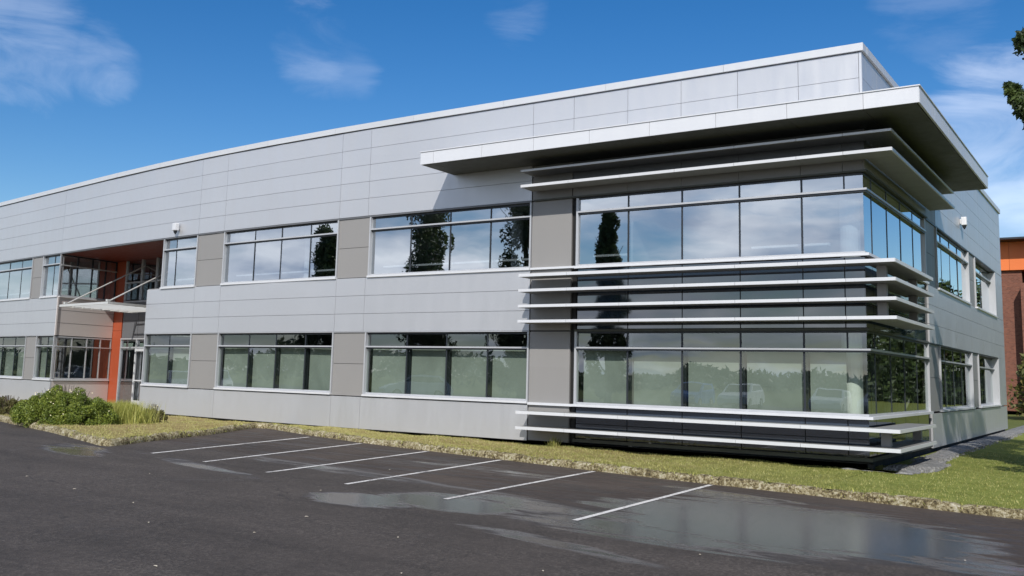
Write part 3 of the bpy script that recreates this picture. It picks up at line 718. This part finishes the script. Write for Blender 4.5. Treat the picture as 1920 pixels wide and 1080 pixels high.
# ---- canopy slab round the corner
cs = MB(); xs_ = [-10.62, -10.2, -8.7, -7.2, -5.7, -4.2, -2.67, -1.16, .33, 1.35]
for a, b in zip(xs_[:-1], xs_[1:]): cs.box(a+.004, b-.004, -1.40, -1.36, 6.885, 7.20, world, jit(.015))
ys_ = [-1.355, .2, 1.8, 3.4, 5, 6.6, 8.05]
for a, b in zip(ys_[:-1], ys_[1:]): cs.box(1.31, 1.35, a+.004, b-.004, 6.885, 7.20, world, jit(.015))
cs.box(-10.62, -10.58, -1.355, -.002, 6.885, 7.2); cs.box(.0, 1.305, 8.01, 8.05, 6.885, 7.2)
cs.box(-10.64, 1.37, -1.42, -.003, 7.202, 7.225); cs.box(.003, 1.37, -.001, 8.07, 7.202, 7.225)
so_ = cs.build('canopy_slab', MAT['bright'], OB)
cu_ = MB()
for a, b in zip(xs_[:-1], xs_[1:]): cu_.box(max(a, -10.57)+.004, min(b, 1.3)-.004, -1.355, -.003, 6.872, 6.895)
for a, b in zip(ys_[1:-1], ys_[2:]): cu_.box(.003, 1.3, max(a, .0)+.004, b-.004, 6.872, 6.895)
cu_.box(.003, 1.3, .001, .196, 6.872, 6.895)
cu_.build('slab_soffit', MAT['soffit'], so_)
# ---- sun shade fins
FJ = [-8.0, -6.65, -5.27, -3.92, -2.54, -1.2, -.25]
def fin(z, yfar, th=.066, d=.69, mat='bright'):
    m = MB(); e = FJ+[d-.0]
    for a, b in zip(e[:-1], e[1:]):
        m.box(a+.004, b-.004, -d, -d+.03, z-th/2, z+th/2, world, jit(.03))
    m.box(-8.0, -7.99, -d+.03, -.06, z-th/2, z+th/2)
    for a, b in zip(e[:-1], e[1:]): m.box(max(a, -7.99)+.004, min(b, d-.03)-.004, -d+.031, -.075, z-th/2+.004, z+th/2-.004, world, jit(.03), mi=1)
    m.box(d-.03, d, -d+.031, yfar, z-th/2, z+th/2)
    yy = np.linspace(-.07, yfar, max(3, int(yfar/1.4)+1))
    for a, b in zip(yy[:-1], yy[1:]): m.box(.075, d-.031, a+.004, b-.004, z-th/2+.004, z+th/2-.004, world, 0, 1)
    m.build('sun_shade', [MAT[mat], MAT['finplate']], OB)
    br = MB()
    for x in [-6.76, *BM, -.44]:
        br.box(x-.012, x+.012, -.5, -.0, z-th/2-.055, z-th/2-.001)
    for y in [.72, 2.18] + ([3.62, 5.08] if yfar > 5 else []):
        br.box(.0, .5, y-.012, y+.012, z-th/2-.055, z-th/2-.001)
    return br
MAT['finplate'] = painted('shaded_fin_plate', (.24, .24, .23), .5, .2)  # darker copy of the fin aluminium, underside shade put into the colour
bk = MB()
for z, yf, th in ((6.60, 6.75, .05), (6.215, 6.85, .066), (4.0, 3.35, .072), (3.63, 3.38, .066), (3.25, 3.34, .066), (2.88, 3.34, .066), (.705, 3.1, .07), (.34, 3.1, .07)):
    b = fin(z, yf, th); o0 = len(bk.v); bk.v += b.v; bk.f += [tuple(i+o0 for i in q) for q in b.f]; bk.t += b.t; bk.m += b.m
for z0, z1 in ((2.914, 3.216), (3.284, 3.596), (3.664, 3.963), (.376, .669)):
    for ya, yb in ((-.14, 0), (2.95, 3.07)):
        po = MB(); po.box(.22, .40, ya, yb, z0, z1); po.build('shade_post', MAT['pier'], OB)
# ---- recessed entrance
en = MB()
NB = 2.9
en.box(-31.35, -31.3, .06, NB, 2.69, 4.21, front)
for z in (3.19, 3.70): en.box(-31.3, -31.295, .06, NB, z-.006, z+.006, front, -.7)
en.box(-31.3, -31.25, -.01, .06, 2.69, 4.21, front, .2)
en.build('return_cladding', MAT['warmlit'], OB)
en = MB(); en.box(-31.35, -31.3, .06, NB, 0, .875, front); en.build('return_cladding', MAT['warmlit'], OB)
def ret_window(zs, tr, low):
    z0, z1 = zs; f = MB(); S0, S1 = -31.36, -31.30
    f.box(S0, S1, .06, NB, z0, z0+.05, front); f.box(S0, S1, .06, NB, z1-.05, z1, front, mi=1 if not low else 0); f.box(S0, S1+.04, .06, NB, tr-.02, tr+.02, front)
    for n in (.06, .85, 1.6, 2.3, NB-.05): f.box(S0, S1, n, n+.045, z0+.05, z1-.05, front, mi=1 if not low else 0)
    fo = f.build('window', [MAT['frame'], MAT['dark']], OB); g = MB()
    a, b = front(-31.33, .1), front(-31.33, NB-.05)
    g.quad([(a[0], a[1], z0+.05), (b[0], b[1], z0+.05), (b[0], b[1], z1-.05), (a[0], a[1], z1-.05)]); g.build('glass', MAT['glass'] if not low else MAT['glass_low'], fo)
    s = MB(); s.box(S0, S1+.05, .06, NB, z0-.055, z0-.002, front); s.build('sill', MAT['bright'], fo)
ret_window(UZ, 5.5, False); ret_window(LZ, 2.26, True)
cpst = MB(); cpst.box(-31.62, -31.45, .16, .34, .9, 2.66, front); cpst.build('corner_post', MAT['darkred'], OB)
ow = MB(); ow.box(-31.9, -30.55, NB+.02, NB+.35, 0, 3.0, front); ow.box(-31.9, -30.55, NB+.02, NB+.35, 3.01, 5.95, front)
ow.build('feature_wall', MAT['red'], OB)
cw = MB(); 
for x in (-30.5, -29.2, -28.0, -26.6, -25.4, -24.4):
    cw.box(x-.03, x+.03, NB, NB+.12, 0, 2.66, front); cw.box(x-.03, x+.03, NB, NB+.12, 4.26, 5.93, front)
for z in (2.3, 2.66, 4.2, 5.0): cw.box(-30.54, -24.3, NB+.001, NB+.1, z-.03, z+.03, front)
cwo = cw.build('entrance_screen', MAT['frame'], OB)
g = MB()
for z0, z1 in ((.05, 2.6), (4.26, 5.93)):
    a, b = front(-30.5, NB+.06), front(-24.3, NB+.06); g.quad([(a[0], a[1], z0), (b[0], b[1], z0), (b[0], b[1], z1), (a[0], a[1], z1)])
g.build('glass', MAT['glass'], cwo)
sp_ = MB()
for a, b in zip([-30.5, -29.2, -28.0, -26.6, -25.4], [-29.2, -28.0, -26.6, -25.4, -24.3]):
    for z0, z1 in ((2.7, 3.4), (3.41, 4.16)): sp_.box(a+.01, b-.01, NB+.03, NB+.08, z0, z1, front, jit(.05))
sp_.build('spandrel', MAT['slate'], OB)
dr = MB(); x0, x1 = -29.17, -28.03
dr.box(x0, x0+.09, NB-.06, NB-.002, .02, 2.25, front); dr.box(x1-.09, x1, NB-.06, NB-.002, .02, 2.25, front); dr.box(x0+.09, x1-.09, NB-.06, NB-.002, 2.15, 2.25, front); dr.box(x0+.09, x1-.09, NB-.06, NB-.002, .02, .18, front)
dr.box(x0+.09, x1-.09, NB-.06, NB-.002, .95, 1.0, front)
do = dr.build('door', MAT['bright'], OB)
h = MB(); c = front(x1-.14, NB-.14); h.tube((c[0], c[1], .8), (c[0], c[1], 1.5), .018); h.build('handle', MAT['frame'], do)
sf = MB()
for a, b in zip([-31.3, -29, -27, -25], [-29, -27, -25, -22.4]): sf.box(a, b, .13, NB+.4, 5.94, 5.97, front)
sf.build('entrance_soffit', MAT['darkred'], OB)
rt = MB(); rt.box(-24.29, -24.24, .061, NB, .0, 2.66, front); rt.box(-24.29, -24.2, .61, NB, 2.7, 4.2, front)
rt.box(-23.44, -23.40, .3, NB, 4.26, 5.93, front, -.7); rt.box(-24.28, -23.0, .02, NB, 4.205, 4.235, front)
rt.build('return_wall', MAT['pier'], OB)
# hung entrance canopy
ca = MB(); s0, s1, n0, n1, zc = -29.25, -25.45, -.95, NB-.05, 3.72
ca.box(s0, s1, n0, n0+.08, zc-.04, zc+.045, front); ca.box(s0, s0+.08, n0+.08, n1, zc-.04, zc+.045, front); ca.box(s1-.08, s1, n0+.08, n1, zc-.04, zc+.045, front)
for i in range(1, 8):
    n = n0+.08+(n1-n0-.1)*i/8; ca.box(s0+.08, s1-.08, n, n+.04, zc-.03, zc+.02, front)
cao = ca.build('entrance_canopy', MAT['steel'], OB)
for s_ in (s0+.35, s1-.15):
    m = MB(); a, b = front(s_, n0+.1), front(s_-.1, NB+.05)
    m.tube((a[0], a[1], zc+.06), (b[0], b[1], 5.65), .026); m.box(s_-.06, s_+.06, n0+.02, n0+.14, zc+.061, zc+.13, front); m.build('tie_rod', MAT['steel'], cao)
# ---- roof, far walls and rooms
rf = MB()
xr = [-61, -51, -42, -36, -31, -27, -23, -19, -15, -12, -.31]
pts = [front(x, .31) for x in xr] + [(-.31, 22.4), (-61, 34)]
rf.prism(pts, 8.42, 8.5); rf.build('roof', MAT['roof'], OB)
bw = MB(); bw.box(-60, -.1, 22.45, 22.6, 0, 8.5); bw.prism([(-61.2, 11.5), (-61, 11.5), (-61, 34), (-61.2, 34)], 0, 8.5); bw.prism([(-61, 33.8), (-60, 22.6), (-59.9, 22.7), (-60.9, 34)], 0, 8.5)
bw.build('rear_wall', MAT['panel'], OB)
def plate(name, z0, z1, mat, n=.16, gap=True):
    m = MB()
    a = [front(x, n) for x in (-12, -15, -18, -21, -24.2)][::-1]
    m.prism(a + [(-.16, .16), (-.16, 22.3), (-26, 22.3)], z0, z1)
    a = [front(x, n) for x in (-60.5, -51, -42, -36, -33, -31.4)]
    m.prism(a + [(-32.6, 12), (-26.05, 14), (-26.05, 22.3), (-59, 22.3)], z0, z1)
    m.prism([front(-30.5, NB+.5), front(-24.3, NB+.5), (-26.05, 12), (-32, 11.5)], z0, z1+.001)
    m.build(name, mat, OB)
plate('floor', -.1, -.02, MAT['infloor']); plate('floor', 3.75, 3.95, MAT['infloor']); plate('ceiling', 5.96, 6.05, MAT['inwall']); plate('ceiling', 2.95, 3.0, MAT['inwall'])
def one(name, mat, fn):
    m = MB(); fn(m); m.build(name, mat, OB)
for z0, z1 in ((-.01, 2.94), (3.96, 5.95)):
    one('partition', MAT['inwall'], lambda m: m.box(-24, -.5, 7.5, 7.6, z0, z1))
    for x in (-5.42, -14.2, -21): one('partition', MAT['inwall'], lambda m: m.box(x-.04, x+.04, .25+FY(x), 7.49, z0, z1))
    one('partition', MAT['inwall'], lambda m: m.box(-60, -33, 12, 12.1, z0, z1))
for x, y, z0, z1, r in ((-.52, .85, 3.96, 5.5, .21), (-.55, .9, 0, 2.9, .21), (-9.4, 1.4, 3.96, 5.95, .16), (-17.2, 1.4, 3.96, 5.95, .16)):
    one('column', MAT['inwhite'], lambda m: m.tube((x, y, z0), (x, y, z1), r, n=20))

# ------------------------------------------------------------------ fixtures on the wall
def wall_light(loc, mp_rot, label):
    o = empty('wall_light', loc, label, 'light fixture', 'small white fixtures high on the walls', mp_rot)
    m = MB(); m.box(-.10, .10, -.20, -.04, -.02, .24); m.box(-.07, .07, -.04, 0, .02, .18)
    h = m.build('housing', MAT['bright'], o)
    bv = h.modifiers.new('b', 'BEVEL'); bv.width = .02; bv.segments = 2
    n = MB(); n.tube((0, -.12, -.10), (0, -.12, -.02), .045, .07, 10); n.tube((0, -.12, -.14), (0, -.12, -.1), .02, .03, 8); n.build('sensor', MAT['dark'], o)
wall_light((*front(-22.6, -.0), 6.18), math.atan2((-22.6+12)/108, 1), 'small white fixture on the front wall above the entrance')
wall_light((0.0, 12.5, 6.62), R(90), 'small white fixture on the side wall past the canopy')

# ------------------------------------------------------------------ vegetation
def leaf_cloud(name, centers, radii, n, size, mat, parent, shape=None, squash=1.):
    """many small two-triangle leaves scattered round clump centres"""
    C_ = np.array(centers); Rr = np.array(radii); k = RNG.integers(0, len(C_), n)
    d = RNG.normal(size=(n, 3)); d /= np.linalg.norm(d, axis=1)[:, None]
    rr = Rr[k]*RNG.uniform(.25, 1, n)**.5
    p = C_[k] + d*rr[:, None]*np.array([1, 1, squash])
    if shape is not None: p = p[shape(p)]
    n = len(p)
    u = RNG.normal(size=(n, 3)); u /= np.linalg.norm(u, axis=1)[:, None]
    w = np.cross(u, RNG.normal(size=(n, 3))); w /= np.linalg.norm(w, axis=1)[:, None]
    s = size*RNG.uniform(.6, 1.4, n)[:, None]
    v = np.empty((n*4, 3)); v[0::4] = p-u*s; v[1::4] = p+w*s*.45; v[2::4] = p+u*s; v[3::4] = p-w*s*.45
    ct = RNG.uniform(0, 1, len(C_))
    tone = .55*ct[k[:n]] + .45*RNG.uniform(0, 1, n)
    return mesh_obj(name, v.tolist(), np.arange(n*4).reshape(n, 4).tolist(), mat, parent, tone.tolist())
def poplar(loc, h, w, label, leafn=11000, leafs=.10, seed=0, group=None):
    o = empty('poplar_tree', loc, label, 'tree', group)
    t = MB(); t.tube((0, 0, -.3), (0, 0, h*.5), w*.09, w*.05, 9); t.tube((0, 0, h*.5), (0, 0, h*.95), w*.05, .02, 7)
    for i in range(16):
        z = h*(.12+.72*i/16); a = i*2.4; t.tube((0, 0, z), (math.cos(a)*w*.36, math.sin(a)*w*.36, z+h*.13), .05, .015, 5)
    t.build('trunk', MAT['bark'], o)
    cs_, rs = [], []
    for i in range(90):
        z = random.uniform(.10, 1.0); prof = math.sin(min(1, (1-z)*1.15+.06)*math.pi/2)*min(1, .55+z*1.5)
        r = w/2*prof*random.uniform(.25, .95); a = random.uniform(0, 2*math.pi)
        cs_.append((math.cos(a)*r, math.sin(a)*r, h*z)); rs.append(w*random.uniform(.09, .17)+.05)
    leaf_cloud('crown', cs_, rs, leafn, leafs, MAT['leaf'], o, squash=1.6)
    return o
for i, (x, y, h, w, lab) in enumerate([(-22.8, -33, 12.0, 2.5, 'narrow poplar nearest the camera side of the poplar row'), (-27.8, -30.2, 14.5, 4.6, 'tall broad poplar second in the poplar row'), (-32.6, -26.7, 14.2, 4.5, 'tall broad poplar third in the poplar row'), (-39.6, -22.2, 10.4, 4.4, 'shorter broad poplar at the far end of the poplar row')]):
    poplar((x, y, -.3), h, w, lab, 30000, .11, group='poplars across the car park')
# broad tree whose branch tips reach into the right edge of the view
def side_tree():
    o = empty('roadside_tree', (6.6, 1.6, -.25), 'leafy dark green tree at the right edge by the side wall', 'tree')
    t = MB(); t.tube((0, 0, -.3), (0.05, 0, 3.0), .20, .15, 10); t.tube((.05, 0, 3.0), (-.1, .1, 11.5), .15, .04, 8)
    tips = [(-2.7, -.2, 8.6), (-2.2, 1.4, 9.6), (2.2, .5, 8.7), (.3, -2.0, 8.3), (-1.0, 2.0, 8.2), (1.4, 1.8, 7.6), (-1.0, -1.2, 10.6), (.9, .2, 11.5), (1.6, -1.4, 7.4), (-.3, .4, 12.6)]
    for a in tips: t.tube((0, 0, max(3.0, a[2]-3.2)), a, .07, .02, 6)
    t.build('trunk', MAT['bark'], o)
    cs_, rs = [], []
    for i in range(230):
        z = random.uniform(2.5, 12.8); wmax = 3.05*math.sin(min(1, max(.12, (13.2-z)/5.5))*math.pi/2)*min(1, .55+(z-2.5)/2)
        a = random.uniform(0, 2*math.pi); r = wmax*random.uniform(.2, 1)
        cs_.append((math.cos(a)*r-.05, math.sin(a)*r, z)); rs.append(random.uniform(.3, .55))
    for i in range(95): cs_.append((random.uniform(-3.3, -2.2), random.uniform(-1.6, 1.6), random.uniform(2.2, 6.9))); rs.append(random.uniform(.28, .42))
    for q, r in (((-3.95, -.3, 7.92), .10), ((-3.86, -.3, 7.72), .15), ((-3.74, -.3, 7.5), .2), ((-3.56, -.2, 7.25), .22), ((-3.4, -.2, 7.0), .22), ((-3.3, -.1, 6.75), .2), ((-3.62, -.3, 8.85), .3), ((-3.0, -.2, 8.3), .25), ((-3.1, 0, 6.9), .3)): cs_ += [(q[0]+jit(.06), q[1]+jit(.1), q[2]+jit(.1)) for _ in range(5)]; rs += [r*random.uniform(.6, 1.1) for _ in range(5)]
    leaf_cloud('crown', cs_, rs, 56000, .07, MAT['leaf'], o)
side_tree()
def shrub(name, loc, rx, ry, h, n, leafs, mat, label, clumps=70, flowers=0, group=None, stems=True):
    o = empty(name, loc, label, 'shrub', group)
    cs_, rs = [], []
    for i in range(clumps):
        a = random.uniform(0, 2*math.pi); q = math.sqrt(random.random()); u = random.uniform(.05, 1)
        top = h*math.sqrt(max(0.02, 1-q*q*.92))*random.uniform(.78, 1.04)
        cs_.append((math.cos(a)*q*rx*.93, math.sin(a)*q*ry*.93, top*u**.5)); rs.append(h*random.uniform(.12, .2))
    leaf_cloud('foliage', cs_, rs, n, leafs, mat, o, shape=lambda p: p[:, 2] > 0)
    if stems:
        s = MB()
        for i in range(46):
            a = random.uniform(0, 2*math.pi); q = random.random(); x, y = math.cos(a)*q*rx*.9, math.sin(a)*q*ry*.9
            s.tube((x*.3, y*.3, -.05), (x, y, h*math.sqrt(max(.05, 1-q*q))*1.12), .010, .004, 4)
        s.build('stem', MAT['bark'], o)
    if flowers:
        for i in range(flowers):
            f = MB()
            a = random.uniform(0, 2*math.pi); q = math.sqrt(random.random()); x, y = math.cos(a)*q*rx*.95, math.sin(a)*q*ry*.95
            z = h*math.sqrt(max(.02, 1-q*q*.9))+.03; f.tube((x, y, z-.01), (x, y, z+.010), .016, .008, 6); f.build('flower', MAT['flower'], o)
    return o
shrub('shrub', (-18.95, -5.45, -.05), 1.62, 1.2, .98, 76000, .024, MAT['shrubleaf'], 'large rounded green shrub on the planted island', 170, 26)
shrub('shrub', (-23.3, -4.5, 0), 1.2, .7, .55, 12000, .030, MAT['brownleaf'], 'low brownish shrub at the left edge behind the large green one', 60)
shrub('shrub', (-18.6, -3.0, -.05), .46, .4, .52, 6500, .026, MAT['brownleaf'], 'small brownish shrub between the straw grass clump and the wall', 34, 6)
def straw():
    o = empty('ornamental_grass', (-18.45, -4.15, -.05), 'yellow straw-coloured ornamental grass beside the large green shrub', 'ornamental grass')
    pts = [(random.gauss(0, .30), random.gauss(0, .30), 0) for _ in range(6500)]
    blades_mesh('blades', pts, .28, .74, .018, MAT['strawleaf'], None, None, .55, kind=None, parent=o)
straw()
def weed():
    o = empty('weed', (-7.1, -.35, -.12), 'small green weed growing at the foot of the wall below the lowest shade', 'weed')
    blades_mesh('blades', [(random.gauss(0, .05), random.gauss(0, .04), 0) for _ in range(160)], .1, .34, .02, MAT['grass'], None, None, .8, kind=None, parent=o)
weed()
def leaf_litter():
    spots = [(-6.3, -12.4), (-4.9, -13.2), (-4.0, -11.6), (-7.2, -14.4), (-5.6, -9.7), (-8.8, -10.3), (-2.3, -11.9), (-.2, -12.3), (.6, -10.4), (-1.1, -13.3), (-6.8, -6.7), (-3.6, -12.8), (-2.9, -14.6), (1.9, -10.8), (-9.6, -11.9), (2.9, -8.6), (-7.9, -12.2), (0.2, -13.9)]
    for i, (x, y) in enumerate(spots):
        L = random.uniform(.010, .026); w = L*random.uniform(.35, .6); a = random.uniform(0, 3.14); ca, sa = math.cos(a), math.sin(a)
        prof = [(-L, 0), (-L*.4, -w), (L*.4, -w*.8), (L*1.2, 0), (L*.4, w*.7), (-L*.5, w)]
        v = [(ca*px-sa*py, sa*px+ca*py, .006+abs(py)*.5) for px, py in prof] + [(ca*px-sa*py, sa*px+ca*py, .010+abs(py)*.5) for px, py in prof]
        f = [(5, 4, 3, 2, 1, 0), (6, 7, 8, 9, 10, 11)] + [(k, (k+1) % 6, 6+(k+1) % 6, 6+k) for k in range(6)]
        o = mesh_obj('fallen_leaf', v, f, MAT['paleleaf']); o.location = (x, y, zlot(x))
        tag(o, 'tiny pale fallen leaf lying on the dark asphalt', 'leaf', 'fallen leaves on the asphalt')
MAT['paleleaf'] = painted('pale_dry_leaf', (.52, .47, .38), .8)
leaf_litter()

# ------------------------------------------------------------------ beyond the building
def brick_building():
    o = empty('brick_building', (4, 78, -.3), 'orange and brown brick building beyond the right end of the office', 'building')
    w = MB(); w.box(-14, -7.6, -8, 10, 0, 11.6)
    w.box(-7.59, -1, -9.6, 10, 0, 10.4, tone=.12)
    w.build('brick_wall', MAT['brick'], o)
    u = MB()
    for a, b in zip(np.linspace(-14.2, -.8, 8)[:-1], np.linspace(-14.2, -.8, 8)[1:]): u.box(a+.01, b-.01, -9.9 if a > -7.8 else -8.3, 10.2, 11.62 if a < -7.8 else 10.42, 14.0, tone=jit(.03))
    u.build('upper_volume', MAT['orangebox'], o)
    r = MB(); r.box(-14.3, -.7, -10.0, 10.3, 14.01, 14.16); r.build('roof_edge', MAT['dark'], o)
brick_building()
shrub('shrub', (.6, 56, -.3), 3.3, 3, 7.2, 16000, .20, MAT['rust'], 'tall rusty green bush in front of the brick building', 120)
def wood():
    """low far wood and hills across the road, mirrored in the ground floor glass"""
    P = []
    for i in range(64000):
        a = R(random.uniform(100, 300)); d = random.uniform(165, 215)
        top = 3.8+1.6*math.sin(a*7)+1.3*math.sin(a*19+1)+.8*math.sin(a*47)+.5*math.sin(a*101)
        P.append((math.cos(a)*d, math.sin(a)*d, top*random.random()**.6))
    o = leaf_cloud('distant_wood', P, [1.1]*len(P), 70000, .62, MAT['farleaf'], None)
    tag(o, 'far belt of dark green trees across the road', 'trees', kind='stuff')
wood()
def rwood():
    cs_, rs = [], []
    for i in range(160):
        x = random.uniform(34, 46); y = random.uniform(-20, 75); cs_.append((x, y, random.uniform(0, 4.8+1.3*math.sin(y*.4)))); rs.append(random.uniform(.9, 1.7))
    o = leaf_cloud('hedge', cs_, rs, 20000, .28, MAT['leaf'], None); tag(o, 'dark green hedge belt along the right side of the lawn', 'hedge', kind='stuff')
rwood()
def rear_trees():
    for i, (x, y, h, w) in enumerate([(12, 84, 11, 10), (20, 90, 12.5, 11), (29, 86, 11.5, 10.5), (38, 82, 13, 11), (47, 76, 12, 10.5), (56, 68, 13, 11), (10, 108, 14, 11)]):
        o = empty('broadleaf_tree', (x, y, -.4), ['round green tree closest behind the brick building', 'tall green tree second in the belt behind the lawn', 'lower green tree third in the belt behind the lawn', 'tall green tree fourth in the belt behind the lawn', 'green tree fifth in the belt behind the lawn', 'green tree at the right end of the belt behind the lawn', 'tallest green tree at the back of the belt'][i], 'tree', 'trees behind the lawn')
        t = MB(); t.tube((0, 0, -.2), (0, 0, h*.6), .35, .15, 8)
        for k in range(6): t.tube((0, 0, h*.35), (math.cos(k)*w*.3, math.sin(k)*w*.3, h*.7), .12, .04, 5)
        t.build('trunk', MAT['bark'], o)
        cs_, rs = [], []
        for k in range(70):
            a = random.uniform(0, 6.28); u = random.uniform(.06, 1); q = math.sqrt(max(0, 1-(2*u-1)**2))*w/2*random.uniform(.3, 1)
            cs_.append((math.cos(a)*q, math.sin(a)*q, u*h)); rs.append(random.uniform(1.0, 1.9))
        for k in range(26): cs_.append((random.uniform(-w/2, w/2), random.uniform(-2, 2), random.uniform(.2, 2.5))); rs.append(1.2)
        leaf_cloud('crown', cs_, rs, 11000, .34, MAT['leaf'], o)
rear_trees()
def car(loc, rz, mat, label, L=4.3, H=1.48, estate=False):
    o = empty('parked_car', loc, label, 'car', 'cars parked across the car park', rz)
    h = L/2; prof = [(-h, .35), (-h, .78), (-h*.93, .95), (-h*(.86 if estate else .7), H*.97), (-h*.2, H), (h*.12, H*.97), (h*.48, .98), (h*.88, .82), (h, .62), (h, .35), (h*.8, .22), (-h*.8, .22)]
    bm = bmesh.new(); rings = []
    for y, sc, zs in ((-.86, .97, 0), (-.80, 1, 0), (.80, 1, 0), (.86, .97, 0)):
        ring = []
        for x, z in prof:
            zz = z; yy = y*(1-.20*max(0, (z-.9))/.6)
            ring.append(bm.verts.new((x*sc, yy, zz)))
        rings.append(ring)
    n = len(prof)
    for a, b in zip(rings[:-1], rings[1:]):
        for i in range(n): bm.faces.new((a[i], a[(i+1) % n], b[(i+1) % n], b[i]))
    bm.faces.new(rings[0][::-1]); bm.faces.new(rings[-1]); bmesh.ops.recalc_face_normals(bm, faces=bm.faces)
    me = bpy.data.meshes.new('body'); bm.to_mesh(me); bm.free(); me.materials.append(mat); b = bpy.data.objects.new('body', me); COL.objects.link(b); b.parent = o
    g = MB()
    for s in (-1, 1):
        yb, yt = s*.84, s*.745
        g.quad([(-h*.78, yb, .95), (h*.40, yb, .95), (h*.10, yt, H*.93), (-h*.66, yt, H*.92)][::s])
    g.quad([(h*.47, -.68, 1.0), (h*.47, .68, 1.0), (h*.155, .62, H*.955), (h*.155, -.62, H*.955)])
    xa, xb = (-h*.925, -h*.875) if estate else (-h*.92, -h*.735)
    g.quad([(xa-.02, .66, .98), (xa-.02, -.66, .98), (xb-.02, -.60, H*.93), (xb-.02, .60, H*.93)]); g.build('windows', MAT['carglass'], o)
    for x in (-h*.62, h*.64):
        for s in (-1, 1):
            m = MB(); m.tube((x, s*.68, .31), (x, s*.88, .31), .31, n=20); wo = m.build('wheel', MAT['rubber'], o)
            m = MB(); m.tube((x, s*.86, .31), (x, s*.892, .31), .19, n=14); m.build('rim', MAT['cargrey'], wo)
    for s in (-1, 1):
        m = MB(); m.box(-h-.01, -h+.05, s*.74-.1, s*.74+.1, .70, .86); m.build('tail_light', MAT['lampred'], o)
        m = MB(); m.box(h*.93, h+.005, s*.66-.14, s*.66+.14, .58, .70); m.build('headlight', MAT['bright'], o)
for x, y, rz, m, lab, es in [(-31.2, -24.2, 2.3, 'carwhite', 'white hatchback parked by the poplar row', False), (-10.5, -37, 1.5, 'carwhite', 'white estate car first in the far row', True), (-7.6, -37, 1.6, 'cargrey', 'silver hatchback second in the far row', False), (-16, -37.4, 1.5, 'carwhite', 'white hatchback parked alone left in the far row', False), (-19, -37, 1.5, 'carblue', 'blue estate car parked at the left end of the far row', True), (-43, -14, .5, 'carwhite', 'white estate car parked near the left wing', True), (-47.5, -13, .4, 'cargrey', 'silver estate car parked near the left wing', True)]:
    car((x, y, zlot(x)), rz, MAT[m], lab, estate=es)
